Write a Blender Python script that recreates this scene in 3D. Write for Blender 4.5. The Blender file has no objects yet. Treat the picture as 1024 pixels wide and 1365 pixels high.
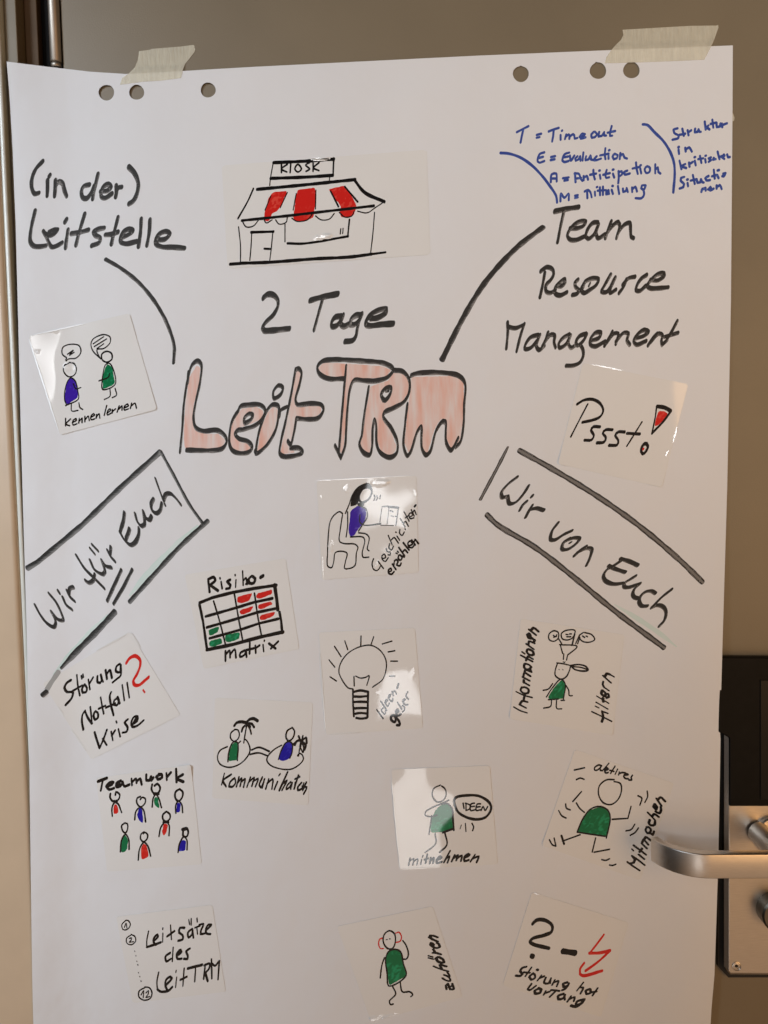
import bpy, math, random
from mathutils import Vector, Matrix
from mathutils.geometry import delaunay_2d_cdt as cdt
random.seed(7)
R = math.radians
SC = bpy.context.scene
COL = SC.collection

# ------------------------------------------------------------------ camera
CAM_D = 0.712
YAW, PITCH, ROLL = R(2.0), R(2.7), R(1.3)
FPX, CX, CY = 986.0, 512.0, 682.5          # focal length and centre in photo pixels (1024 x 1365)
fw = Vector((-math.sin(YAW)*math.cos(PITCH), math.cos(YAW)*math.cos(PITCH), -math.sin(PITCH)))
r0 = Vector((math.cos(YAW), math.sin(YAW), 0))
u0 = r0.cross(fw)
rt = (r0*math.cos(ROLL) - u0*math.sin(ROLL)).normalized()
up = rt.cross(fw).normalized()
CPOS = Vector((0.0, -CAM_D, 0.0))
cam = bpy.data.cameras.new('camera')
cam.sensor_fit = 'VERTICAL'; cam.sensor_height = 36.0; cam.lens = FPX/1365.0*36.0
cam.clip_start = 0.01; cam.clip_end = 50
co = bpy.data.objects.new('camera', cam); COL.objects.link(co)
M3 = Matrix((rt, up, -fw)).transposed()
co.matrix_world = Matrix.Translation(CPOS) @ M3.to_4x4()
SC.camera = co

# ------------------------------------------------------------------ light
W = bpy.data.worlds.new('World'); SC.world = W; W.use_nodes = True
nt = W.node_tree; nt.nodes.clear()
out = nt.nodes.new('ShaderNodeOutputWorld'); bg = nt.nodes.new('ShaderNodeBackground')
tc = nt.nodes.new('ShaderNodeTexCoord'); sp = nt.nodes.new('ShaderNodeVectorMath'); rmp = nt.nodes.new('ShaderNodeValToRGB')
mr = nt.nodes.new('ShaderNodeMapRange'); mr.inputs['From Min'].default_value = -1; mr.inputs['From Max'].default_value = 1
sp.operation = 'DOT_PRODUCT'; sp.inputs[1].default_value = (0.32, -0.80, -0.50)   # the warm lit part of the room behind the viewer
nt.links.new(tc.outputs['Generated'], sp.inputs[0]); nt.links.new(sp.outputs['Value'], mr.inputs['Value'])
nt.links.new(mr.outputs[0], rmp.inputs[0]); nt.links.new(rmp.outputs[0], bg.inputs['Color']); nt.links.new(bg.outputs[0], out.inputs[0])
rmp.color_ramp.elements[0].position = 0.68; rmp.color_ramp.elements[0].color = (0.010, 0.007, 0.005, 1)
rmp.color_ramp.elements[1].position = 1.0; rmp.color_ramp.elements[1].color = (0.36, 0.235, 0.15, 1)
rmp.color_ramp.interpolation = 'EASE'
bg.inputs['Strength'].default_value = 1.0

def lamp(name, loc, target, sx, sy, power, col, spread=180):
    l = bpy.data.lights.new(name, 'AREA'); l.shape = 'RECTANGLE'; l.size = sx; l.size_y = sy
    l.energy = power; l.color = col; l.spread = R(spread)
    o = bpy.data.objects.new(name, l); COL.objects.link(o); o.location = loc
    d = (Vector(target) - Vector(loc)).normalized()
    o.rotation_euler = d.to_track_quat('-Z', 'Y').to_euler()
    return o
lamp('window_light', (-1.6, -1.4, 0.65), (-0.84, 0, 0.04), 1.1, 1.3, 5.1, (0.865, 0.97, 1.09), 40)
lamp('upper_window_light', (-0.55, -2.2, 0.37), (0.55, 0, 0.62), 0.45, 0.6, 2.4, (0.95, 0.96, 0.97), 50)
lamp('warm_room_light', (1.35, -1.6, -0.1), (0.72, 0, -0.32), 1.0, 1.4, 3.1, (1.0, 0.56, 0.23), 79)
lamp('middle_glare_light', (-0.135, -2.2, -0.11), (-0.03, 0, -0.03), 0.09, 0.20, 0.050, (0.95, 0.98, 1.0), 60)  # this and the next two: added lamps, placed for glare on single cards
lamp('low_glare_light', (-0.07, -2.2, -0.84), (-0.005, 0, -0.21), 0.16, 0.15, 0.055, (0.96, 0.98, 1.0), 60)
lamp('bottom_glare_light', (-0.03, -2.2, -1.30), (0.0, 0, -0.32), 0.20, 0.48, 0.16, (0.98, 0.98, 0.98), 60)

VS = SC.view_settings
VS.view_transform = 'Standard'; VS.look = 'None'; VS.exposure = 0.03; VS.gamma = 1; VS.use_curve_mapping = False

# ------------------------------------------------------------------ mapping helpers
def ray(px, py):
    return (rt*((px-CX)/FPX) - up*((py-CY)/FPX) + fw)
def at(px, py, d=0.0):
    """point of the plane d metres in front of the door seen at photo pixel (px,py)"""
    v = ray(px, py); t = (CAM_D - d)/v.y
    return CPOS + v*t
def topx(p):
    v = p - CPOS; z = v.dot(fw)
    return CX + FPX*v.dot(rt)/z, CY - FPX*v.dot(up)/z
def ss(a, b, x):
    t = min(1.0, max(0.0, (x-a)/(b-a))); return t*t*(3-2*t)
sin = math.sin

def Hpx(u, v):
    """how far the paper stands off the door, metres; u,v = chart coordinates"""
    free = ss(60, 420, v)
    h = 1.6 + free*(1.7 + 1.1*sin(u/150+v/330) + 0.9*sin(v/170-u/420+1.0) + 0.10*sin(u/62+v/85+2))
    h += 0.25*sin(u/210+0.5)
    h += 11.0*ss(800, 955, u)*ss(640, 890, v)*(1-0.45*ss(1300, 1450, v))
    h += 1.8*ss(700, 930, u)*(sin(v/75+u/260)*0.5+0.5)*ss(760, 1000, v)
    h += 6.6*ss(105, 18, u)
    h += 2.0*ss(60, 10, u)*ss(200, 80, v) + 5.5*ss(125, 45, u)*ss(640, 1000, v)
    return h*0.001
def Hxz(x, z):
    return Hpx(*topx(Vector((x, 0, z))))

class Surf:
    """a height field over the door plane: extra(u,v) metres on top of the paper"""
    def __init__(self, extra=None, base=Hpx): self.extra = extra; self.base = base
    def h(self, x, z):
        u, v = topx(Vector((x, 0, z)))
        return self.base(u, v) + (self.extra(u, v) if self.extra else 0.0)
    def place(self, px, py, lift=0.0):
        p = at(px, py, 0.003)
        for _ in range(3):
            hh = self.h(p.x, p.z)
            p = at(px, py, hh)
        h0 = self.h(p.x, p.z); e = 0.0008
        hx = (self.h(p.x+e, p.z)-h0)/e; hz = (self.h(p.x, p.z+e)-h0)/e
        n = Vector((-hx, -1, -hz)).normalized()
        return p + n*lift, n
PAPER = Surf()

# ------------------------------------------------------------------ materials
def mat(name, base=(.8, .8, .8), rough=.5, metal=0.0, spec=.5, nscale=None, namt=0.0, bump=0.0, bscale=300.0, stretch=(1, 1, 1), base2=None):
    m = bpy.data.materials.new(name); m.use_nodes = True
    t = m.node_tree; b = t.nodes['Principled BSDF']
    b.inputs['Roughness'].default_value = rough; b.inputs['Metallic'].default_value = metal
    b.inputs['Specular IOR Level'].default_value = spec
    b.inputs['Base Color'].default_value = (*base, 1)
    tcn = t.nodes.new('ShaderNodeTexCoord'); mp = t.nodes.new('ShaderNodeMapping'); mp.inputs['Scale'].default_value = stretch
    t.links.new(tcn.outputs['Object'], mp.inputs[0])
    if nscale:
        n = t.nodes.new('ShaderNodeTexNoise'); n.inputs['Scale'].default_value = nscale; n.inputs['Detail'].default_value = 5
        t.links.new(mp.outputs[0], n.inputs['Vector'])
        mx = t.nodes.new('ShaderNodeMix'); mx.data_type = 'RGBA'
        mr_ = t.nodes.new('ShaderNodeMapRange'); mr_.inputs['From Min'].default_value = .3; mr_.inputs['From Max'].default_value = .7
        t.links.new(n.outputs['Fac'], mr_.inputs['Value']); t.links.new(mr_.outputs[0], mx.inputs['Factor'])
        c2 = base2 if base2 else tuple(c*(1-namt) for c in base)
        mx.inputs['A'].default_value = (*base, 1); mx.inputs['B'].default_value = (*c2, 1)
        t.links.new(mx.outputs['Result'], b.inputs['Base Color'])
    if bump:
        n2 = t.nodes.new('ShaderNodeTexNoise'); n2.inputs['Scale'].default_value = bscale; n2.inputs['Detail'].default_value = 4
        t.links.new(mp.outputs[0], n2.inputs['Vector'])
        bp = t.nodes.new('ShaderNodeBump'); bp.inputs['Strength'].default_value = bump; bp.inputs['Distance'].default_value = .001
        t.links.new(n2.outputs['Fac'], bp.inputs['Height']); t.links.new(bp.outputs[0], b.inputs['Normal'])
    return m

def ink(name, dark, light, rough=.5, amount=1.0, mode='side', streak=(60, 60, 900), ang=0.35, noise=2.2, spec=.5):
    """marker ink: 'shade' runs -1..1 across the nib; streaks and dry edges"""
    m = bpy.data.materials.new(name); m.use_nodes = True
    t = m.node_tree; b = t.nodes['Principled BSDF']; b.inputs['Roughness'].default_value = rough; b.inputs['Specular IOR Level'].default_value = spec
    a = t.nodes.new('ShaderNodeAttribute'); a.attribute_name = 'shade'
    tcn = t.nodes.new('ShaderNodeTexCoord'); mp = t.nodes.new('ShaderNodeMapping')
    mp.inputs['Scale'].default_value = streak; mp.inputs['Rotation'].default_value = (0, ang, 0)
    n = t.nodes.new('ShaderNodeTexNoise'); n.inputs['Scale'].default_value = 1.0; n.inputs['Detail'].default_value = 4
    t.links.new(tcn.outputs['Object'], mp.inputs[0]); t.links.new(mp.outputs[0], n.inputs['Vector'])
    n3 = t.nodes.new('ShaderNodeTexNoise'); n3.inputs['Scale'].default_value = 55; n3.inputs['Detail'].default_value = 2
    t.links.new(tcn.outputs['Object'], n3.inputs['Vector'])
    def mathn(op, x, y):
        q = t.nodes.new('ShaderNodeMath'); q.operation = op
        for i, w in enumerate((x, y)):
            if isinstance(w, (int, float)): q.inputs[i].default_value = w
            elif w is not None: t.links.new(w, q.inputs[i])
        return q.outputs[0]
    s = a.outputs['Fac']
    if mode == 'core':
        s = mathn('SUBTRACT', 1.0, mathn('ABSOLUTE', s, 0))
        s = mathn('MULTIPLY', mathn('SUBTRACT', s, .48), 6.0)
    else:
        s = mathn('ADD', s, mathn('MULTIPLY', mathn('SUBTRACT', n3.outputs['Fac'], .5), noise))
    s = mathn('ADD', s, mathn('MULTIPLY', mathn('SUBTRACT', n.outputs['Fac'], .5), 1.3))
    mr_ = t.nodes.new('ShaderNodeMapRange'); mr_.interpolation_type = 'SMOOTHSTEP'
    mr_.inputs['From Min'].default_value = (.1 if mode == 'core' else -.4 if noise < 1 else .2); mr_.inputs['From Max'].default_value = (1.1 if mode == 'core' or noise < 1 else 1.35); mr_.inputs['To Max'].default_value = amount
    t.links.new(s, mr_.inputs['Value'])
    mx = t.nodes.new('ShaderNodeMix'); mx.data_type = 'RGBA'
    mx.inputs['A'].default_value = (*dark, 1); mx.inputs['B'].default_value = (*light, 1)
    t.links.new(mr_.outputs[0], mx.inputs['Factor']); t.links.new(mx.outputs['Result'], b.inputs['Base Color'])
    return m

M_PAPER = mat('white_paper', (.790, .805, .822), .75, spec=.25, nscale=7, namt=.035, bump=.05, bscale=160)
def mottle(m, scale, strength, dist):
    """a second, broad bump: the soft unevenness of sheet stock"""
    t = m.node_tree; bp0 = next(n for n in t.nodes if n.type == 'BUMP'); tcn = next(n for n in t.nodes if n.type == 'TEX_COORD')
    n = t.nodes.new('ShaderNodeTexNoise'); n.inputs['Scale'].default_value = scale; n.inputs['Detail'].default_value = 3
    t.links.new(tcn.outputs['Object'], n.inputs['Vector'])
    bp = t.nodes.new('ShaderNodeBump'); bp.inputs['Strength'].default_value = strength; bp.inputs['Distance'].default_value = dist
    t.links.new(n.outputs['Fac'], bp.inputs['Height']); t.links.new(bp.outputs[0], bp0.inputs['Normal'])
mottle(M_PAPER, 16, .5, .006)
M_CARD = mat('laminated_card', (.818, .822, .805), .045, spec=.5, nscale=14, namt=.03)
M_BLACK = ink('black_marker', (.033, .031, .029), (.30, .29, .28), .6, spec=.2, streak=(110, 110, 1100))
M_FADE = ink('fading_black_marker', (.028, .029, .028), (.26, .265, .26), .6, noise=.9, spec=.2)
M_WORN = ink('worn_black_marker', (.018, .017, .016), (.21, .20, .19), .6, mode='core', spec=.2)
M_BLUE = ink('blue_marker', (.038, .075, .33), (.08, .15, .48), .6, spec=.2)
M_INK = ink('black_pen_under_film', (.008, .008, .009), (.035, .035, .036), .045, amount=.6)
M_GREEN = ink('green_pen_under_film', (.004, .17, .062), (.015, .34, .15), .045, amount=.9, streak=(260, 260, 900), noise=3.6)
M_RED = ink('red_pen_under_film', (.66, .020, .016), (.78, .085, .06), .045, amount=.8, streak=(260, 260, 900), noise=3.6)
M_VIOLET = ink('violet_pen_under_film', (.045, .014, .36), (.13, .08, .55), .045, amount=.9, streak=(260, 260, 900), noise=3.6)
M_NAVY = ink('navy_pen_under_film', (.010, .007, .36), (.03, .03, .5), .045, amount=.8, streak=(260, 260, 900), noise=3.6)
M_PINK = mat('salmon_crayon', (.785, .725, .705), .7, spec=.2, nscale=1.0, base2=(.79, .45, .36), stretch=(150, 150, 22))
M_MINT = mat('pale_mint_smear', (.61, .765, .725), .75, spec=.2, nscale=30, base2=(.70, .79, .77))
M_TAPE = mat('masking_tape', (.95, .91, .74), .55, spec=.3, nscale=60, namt=.14, bump=1.0, bscale=110, stretch=(6, 6, 1))
def see_through(m, k):
    t = m.node_tree; o = t.nodes['Material Output']; b_ = t.nodes['Principled BSDF']
    tr = t.nodes.new('ShaderNodeBsdfTransparent'); mx = t.nodes.new('ShaderNodeMixShader'); mx.inputs[0].default_value = k
    t.links.new(b_.outputs[0], mx.inputs[1]); t.links.new(tr.outputs[0], mx.inputs[2]); t.links.new(mx.outputs[0], o.inputs['Surface'])
see_through(M_TAPE, .58)
M_DOOR = mat('door_laminate', (.222, .180, .118), .42, spec=.4, nscale=9, namt=.10, bump=.12, bscale=700)
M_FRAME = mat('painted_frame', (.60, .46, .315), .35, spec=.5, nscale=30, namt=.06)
M_REBATE = mat('shaded_rebate', (.12, .078, .045), .6, spec=.2, nscale=40, namt=.15)  # brown darkened so that the shade of the recess is in the colour
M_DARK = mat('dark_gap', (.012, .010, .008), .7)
M_GAP_SHADE = mat('gap_shade', (.006, .005, .0045), .7, spec=.1)  # near-black for the shade inside the open gap
M_STEEL = mat('brushed_steel', (.66, .61, .55), .38, metal=1.0, nscale=30, namt=.12, bump=.06, bscale=60, stretch=(3, 3, 60))
M_LEVER = mat('satin_steel', (.72, .68, .63), .36, metal=1.0, nscale=40, namt=.08, bump=.03, bscale=90, stretch=(4, 4, 40))
M_HINGE = mat('dull_steel', (.46, .41, .35), .48, metal=1.0, nscale=30, namt=.1)
M_BLACKP = mat('black_plastic', (.006, .0055, .005), .5, spec=.12, nscale=120, namt=.3)
M_BLACKG = mat('black_reader_panel', (.012, .0115, .011), .3, spec=.15)

# ------------------------------------------------------------------ objects
def empty(name, loc, label, cat, group=None):
    o = bpy.data.objects.new(name, None); COL.objects.link(o); o.location = loc; o.empty_display_size = .02
    o['label'] = label; o['category'] = cat
    if group: o['group'] = group
    return o
def link(name, verts, faces, material, parent=None, normals=None, shade=None, smooth=True, label=None):
    base = parent.location if parent else Vector((0, 0, 0))
    if parent and parent.parent: base = base + parent.parent.location
    me = bpy.data.meshes.new(name)
    me.from_pydata([tuple(v-base) for v in verts], [], faces)
    me.materials.append(material)
    if shade is not None:
        at_ = me.attributes.new('shade', 'FLOAT', 'POINT'); at_.data.foreach_set('value', shade)
    if smooth: me.polygons.foreach_set('use_smooth', [True]*len(me.polygons))
    me.update()
    if normals: me.normals_split_custom_set_from_vertices([tuple(n) for n in normals])
    o = bpy.data.objects.new(name, me); COL.objects.link(o)
    if parent: o.parent = parent
    if label: o['label'] = label
    return o

def inpoly(x, y, P):
    c = False; j = len(P)-1
    for i in range(len(P)):
        xi, yi = P[i]; xj, yj = P[j]
        if (yi > y) != (yj > y) and x < (xj-xi)*(y-yi)/(yj-yi)+xi: c = not c
        j = i
    return c
def segd(x, y, P):
    b = 1e9
    for i in range(len(P)):
        x1, y1 = P[i-1]; x2, y2 = P[i]; dx, dy = x2-x1, y2-y1
        L = dx*dx+dy*dy
        t = max(0, min(1, ((x-x1)*dx+(y-y1)*dy)/L)) if L else 0
        b = min(b, (x-x1-t*dx)**2+(y-y1-t*dy)**2)
    return math.sqrt(b)
def densify(P, step):
    o = []
    for i in range(len(P)):
        a, b = P[i], P[(i+1) % len(P)]; L = math.hypot(b[0]-a[0], b[1]-a[1]); n = max(1, int(L/step))
        for k in range(n): o.append((a[0]+(b[0]-a[0])*k/n, a[1]+(b[1]-a[1])*k/n))
    return o
def area(P): return sum(P[i-1][0]*P[i][1]-P[i][0]*P[i-1][1] for i in range(len(P)))/2

def sheet(name, outline, surf, step, thick, material, parent=None, holes=(), lift=0.0, label=None):
    """thin sheet with real thickness following a surface"""
    P = densify(outline, step)
    if area(P) < 0: P = P[::-1]
    V = [Vector(p) for p in P]; E_ = [(i, (i+1) % len(P)) for i in range(len(P))]
    for hl in holes:
        b = len(V); V += [Vector(p) for p in hl]; E_ += [(b+i, b+(i+1) % len(hl)) for i in range(len(hl))]
    xs = [p[0] for p in P]; ys = [p[1] for p in P]
    y = min(ys)+step*.5; row = 0
    while y < max(ys):
        x = min(xs)+step*(.5 if row % 2 else 1.0)
        while x < max(xs):
            if inpoly(x, y, P) and segd(x, y, P) > step*.45 and all(segd(x, y, hl) > step*.4 and not inpoly(x, y, hl) for hl in holes if abs(hl[0][0]-x) < 60 and abs(hl[0][1]-y) < 60):
                V.append(Vector((x, y)))
            x += step
        y += step*.87; row += 1
    r = cdt(V, E_, [], 1, 1e-5)
    vs = [(v.x, v.y) for v in r[0]]
    T = []
    for f in r[2]:
        cx = sum(vs[i][0] for i in f)/3; cy = sum(vs[i][1] for i in f)/3
        if not inpoly(cx, cy, P) or any(inpoly(cx, cy, hl) for hl in holes): continue
        a, b, c = f
        if (vs[b][0]-vs[a][0])*(vs[c][1]-vs[a][1])-(vs[b][1]-vs[a][1])*(vs[c][0]-vs[a][0]) < 0: f = [a, c, b]
        T.append(list(f))
    # image y runs down, so positive turn = clockwise seen from the camera -> flip
    top = []; nor = []
    for x, y in vs:
        p, n = surf.place(x, y, lift); top.append(p); nor.append(n)
    N = len(vs)
    verts = top + [p - n*thick for p, n in zip(top, nor)]
    faces = [f[::-1] for f in T] + [[i+N for i in f] for f in T]
    cnt = {}
    for f in T:
        for k in range(3):
            e = (f[k], f[(k+1) % 3]); cnt[e] = 1
    for (a, b) in list(cnt):
        if (b, a) not in cnt: faces.append([a, b, b+N, a+N])
    return link(name, verts, faces, material, parent, normals=nor+[-n for n in nor], label=label)

# ---- strokes
def catmull(P, step=2.2):
    if len(P) == 2:
        L = math.hypot(P[1][0]-P[0][0], P[1][1]-P[0][1]); n = max(1, int(L/7))
        return [(P[0][0]+(P[1][0]-P[0][0])*k/n, P[0][1]+(P[1][1]-P[0][1])*k/n) for k in range(n+1)]
    closed = math.hypot(P[0][0]-P[-1][0], P[0][1]-P[-1][1]) < 1e-6
    Q = ([P[-2]]+P+[P[1]]) if closed else ([(2*P[0][0]-P[1][0], 2*P[0][1]-P[1][1])]+P+[(2*P[-1][0]-P[-2][0], 2*P[-1][1]-P[-2][1])])
    o = []
    for i in range(1, len(Q)-2):
        p0, p1, p2, p3 = Q[i-1:i+3]
        def kn(a, b): return max(1e-3, math.hypot(a[0]-b[0], a[1]-b[1])**.5)
        t0 = 0; t1 = t0+kn(p0, p1); t2 = t1+kn(p1, p2); t3 = t2+kn(p2, p3)
        n = max(1, int(math.hypot(p2[0]-p1[0], p2[1]-p1[1])/step))
        for k in range(n):
            t = t1+(t2-t1)*k/n
            q = []
            for c in (0, 1):
                A1 = (t1-t)/(t1-t0)*p0[c]+(t-t0)/(t1-t0)*p1[c]
                A2 = (t2-t)/(t2-t1)*p1[c]+(t-t1)/(t2-t1)*p2[c]
                A3 = (t3-t)/(t3-t2)*p2[c]+(t-t2)/(t3-t2)*p3[c]
                B1 = (t2-t)/(t2-t0)*A1+(t-t0)/(t2-t0)*A2
                B2 = (t3-t)/(t3-t1)*A2+(t-t1)/(t3-t1)*A3
                q.append((t2-t)/(t2-t1)*B1+(t-t1)/(t2-t1)*B2)
            o.append(tuple(q))
    o.append(P[-1])
    return o
def hull(pts):
    pts = sorted(pts)
    def half(ps):
        h = []
        for p in ps:
            while len(h) > 1 and (h[-1][0]-h[-2][0])*(p[1]-h[-2][1])-(h[-1][1]-h[-2][1])*(p[0]-h[-2][0]) <= 1e-9: h.pop()
            h.append(p)
        return h
    return half(pts)[:-1]+half(pts[::-1])[:-1]
class Ink:
    """collects nib sweeps and blobs in photo pixels, then builds their union as one flat mesh"""
    def __init__(self, scale=1.0): self.items = []; self.k = scale
    def new(self): self.V = []; self.F = []; self.S = []; self.items.append((self.V, self.F, self.S))
    def sweep(self, P, a, b, ang, taper=(1, 1)):
        self.new(); a *= self.k; b *= self.k
        n = len(P); c, s = math.cos(ang), math.sin(ang); NN = 8 if a < 3.2 else 12
        L = [0]
        for i in range(1, n): L.append(L[-1]+math.hypot(P[i][0]-P[i-1][0], P[i][1]-P[i-1][1]))
        ph = random.uniform(0, 9)
        def stamp(i):
            t = L[i]/max(L[-1], 1e-6)
            k = taper[0]+(1-taper[0])*min(1, t/.25) if t < .5 else taper[1]+(1-taper[1])*min(1, (1-t)/.25)
            k *= 1+.07*sin(ph+L[i]*.16)+.04*sin(ph*2+L[i]*.43)
            j0, j1 = max(0, i-1), min(n-1, i+1)
            dx, dy = P[j1][0]-P[j0][0], P[j1][1]-P[j0][1]; l = math.hypot(dx, dy) or 1
            nx, ny = -dy/l, dx/l
            if ny < 0 or (ny == 0 and nx < 0): nx, ny = -nx, -ny
            ext = math.hypot(a*.5*k*(nx*c+ny*s), b*.5*k*(-nx*s+ny*c)) or 1
            o = []
            for q in range(NN):
                w = 2*math.pi*(q+.5)/NN; ex = a*.5*k*math.cos(w)/math.cos(math.pi/NN); ey = b*.5*k*math.sin(w)/math.cos(math.pi/NN)
                ox, oy = ex*c-ey*s, ex*s+ey*c
                o.append((P[i][0]+ox, P[i][1]+oy, max(-1, min(1, (ox*nx+oy*ny)/ext))))
            return o
        st = [stamp(i) for i in range(n)]
        for i in range(n-1):
            d = {}
            for p in st[i]+st[i+1]: d[(round(p[0], 4), round(p[1], 4))] = p[2]
            h = hull(list(d)); b0 = len(self.V)
            self.V += [Vector(p) for p in h]; self.S += [d[p] for p in h]; self.F.append(list(range(b0, b0+len(h))))
        if n == 1:
            h = hull([(p[0], p[1]) for p in st[0]]); b0 = len(self.V)
            self.V += [Vector(p) for p in h]; self.S += [0]*len(h); self.F.append(list(range(b0, b0+len(h))))
    def blob(self, P, rough=.35):
        self.new()
        P = densify(P, 2.4)
        P = [((P[i-1][0]+2*P[i][0]+P[(i+1) % len(P)][0])/4+random.uniform(-rough, rough), (P[i-1][1]+2*P[i][1]+P[(i+1) % len(P)][1])/4+random.uniform(-rough, rough)) for i in range(len(P))]
        if area(P) < 0: P = P[::-1]
        self.V += [Vector(p) for p in P]; self.S += [random.uniform(-1, 1) for _ in P]; self.F.append(list(range(len(P))))
        x0, x1, y0, y1 = min(p[0] for p in P), max(p[0] for p in P), min(p[1] for p in P), max(p[1] for p in P)
        st = 2.6; y = y0+st/2
        while y < y1:                         # inner points, so that the fill follows the rippled film
            x = x0+st/2
            while x < x1:
                if inpoly(x, y, P) and segd(x, y, P) > .8: self.V.append(Vector((x, y))); self.S.append(random.uniform(-1, 1))
                x += st
            y += st
    def build(self, name, material, parent, surf, lift, label=None, gap=14.0):
        """one mesh per word or figure: strokes closer than gap pixels belong together"""
        n = len(self.items); par = list(range(n))
        def find(i):
            while par[i] != i: i = par[i]
            return i
        bb = [(min(v.x for v in it[0]), min(v.y for v in it[0]), max(v.x for v in it[0]), max(v.y for v in it[0])) for it in self.items]
        for i in range(n):
            for j in range(i):
                if find(i) == find(j): continue
                A, B = bb[i], bb[j]
                if A[0]-gap > B[2] or B[0]-gap > A[2] or A[1]-gap > B[3] or B[1]-gap > A[3]: continue
                if any((p-q).length_squared < gap*gap for p in self.items[i][0][::3] for q in self.items[j][0][::3]): par[find(i)] = find(j)
        groups = {}
        for i in range(n): groups.setdefault(find(i), []).append(i)
        for g in groups.values():
            V = []; F = []; S = []
            for i in g:
                o = len(V); V += self.items[i][0]; S += self.items[i][2]; F += [[k+o for k in f] for f in self.items[i][1]]
            self.union(V, F, S, name, material, parent, surf, lift, label)
    def union(self, V, F, S, name, material, parent, surf, lift, label):
        r = cdt(V, [], F, 1, 1e-4)
        vs = [(v.x, v.y) for v in r[0]]; T = []
        used = {}
        for f, o in zip(r[2], r[5]):
            if not o: continue
            a, b, c = f[:3]
            ar = (vs[b][0]-vs[a][0])*(vs[c][1]-vs[a][1])-(vs[b][1]-vs[a][1])*(vs[c][0]-vs[a][0])
            if abs(ar) < 1e-4: continue
            f = [a, b, c] if ar < 0 else [a, c, b]
            T.append([used.setdefault(i, len(used)) for i in f])
        verts = [None]*len(used); nor = [None]*len(used); sh = [0.0]*len(used)
        for i, k in used.items():
            verts[k], nor[k] = surf.place(vs[i][0], vs[i][1], lift)
            ov = r[3][i]
            sh[k] = S[ov[0]] if ov else 0.0
        return link(name, verts, T, material, parent, normals=nor, shade=sh, label=label)

TILES = {}
for line in '''IN 0 160 .25390625;K2 0 300 .09765625;KI 280 180 .3125;TR 640 0 .375;TM 560 250 .390625;KL 0 330 .25390625
WF 20 590 .2734375;RM 240 730 .17578;GE 400 620 .1953125;ID 410 830 .17578;WV 620 580 .33203;PS 730 470 .1953125;ST 50 830 .20508
KO 270 920 .15625;TW 110 1010 .16602;LS 140 1200 .18555;MN 500 1010 .17578;ZU 440 1200 .1953125;SV 660 1180 .18555;AM 710 990 .20508
IF 670 820 .18555;B1 660 150 .16602;B2 720 150 .16602;B3 850 150 .126953;TE 720 260 .17578;MA 660 410 .24414;TG 330 370 .20508
WE 30 630 .22461;WU 650 630 .25391;L1 230 470 .20508;L2 410 470 .21484;SN 60 860 .14648;GT 480 660 .09766;SH 680 1270 .12695
MT 820 1050 .09524;IR 680 830 .09524;FT 785 890 .05865;ZH 565 1240 .06227;AK 785 1010 .06348;KN 80 530 .10742;KM 290 1020 .12207
IG 500 905 .06348;LL 180 1215 .11719;NM 540 1130 .10254;T2 120 1020 .13672;EU 800 730 .09766;EL 150 640 .09766'''.replace('\n', ';').split(';'):
    k, x, y, s = line.split(); TILES[k] = (float(x), float(y), float(s))
def pts(tile, s):
    x0, y0, k = TILES[tile]
    return [(x0+float(a)*k, y0+float(b)*k) for a, b in (p.split(',') for p in s.split())]
def write(I, tile, nib, data, taper=(1, 1)):
    """data: strokes separated by ';' ; a stroke may start with '*1.5' to scale the nib, '!' for straight corners"""
    a, b, ang = nib
    for st in data.replace('\n', ' ').split(';'):
        st = st.strip()
        if not st: continue
        k = 1.0; straight = False
        while st[0] in '*!':
            if st[0] == '!': straight = True; st = st[1:].strip()
            else:
                w, st = st[1:].split(None, 1); k = float(w)
        P = pts(tile, st)
        if straight:
            Q = []
            for i in range(len(P)-1): Q += catmull(P[i:i+2])[:-1]
            P = Q+[P[-1]]
        elif len(P) > 1: P = catmull(P, 1.5 if a < 3 else 2.2)
        I.sweep(P, a*k, b*k, ang, taper)
def blobs(I, tile, data, rough=.35, grow=1.05):
    for st in data.split(';'):
        if st.strip():
            P = pts(tile, st); cx = sum(p[0] for p in P)/len(P); cy = sum(p[1] for p in P)/len(P)
            I.blob([(cx+(x-cx)*grow, cy+(y-cy)*grow) for x, y in P], rough)

# ------------------------------------------------------------------ solid helpers (door hardware)
def prism(name, poly_px, d0, d1, material, parent, bevel=0.0, label=None, seg=3):
    """solid with the outline poly_px (photo pixels, measured on its front at stand-off d1) from stand-off d0 to d1"""
    P = [at(x, y, d1) for x, y in poly_px]
    P = [(p.x, p.z) for p in P]
    if area(P) < 0: P = P[::-1]
    n = len(P)
    verts = [Vector((x, -d1, z)) for x, z in P]+[Vector((x, -d0, z)) for x, z in P]
    faces = [list(range(n)), list(range(2*n-1, n-1, -1))]+[[i+n, (i+1) % n+n, (i+1) % n, i] for i in range(n)]
    o = link(name, verts, faces, material, parent, smooth=False, label=label)
    fix(o)
    if bevel:
        md = o.modifiers.new('bevel', 'BEVEL'); md.width = bevel; md.segments = seg; md.limit_method = 'ANGLE'; md.angle_limit = R(25)
        o.data.polygons.foreach_set('use_smooth', [True]*len(o.data.polygons)); md.harden_normals = True
    return o
import bmesh
def fix(o):
    bm = bmesh.new(); bm.from_mesh(o.data); bmesh.ops.recalc_face_normals(bm, faces=bm.faces); bm.to_mesh(o.data); bm.free()
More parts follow.
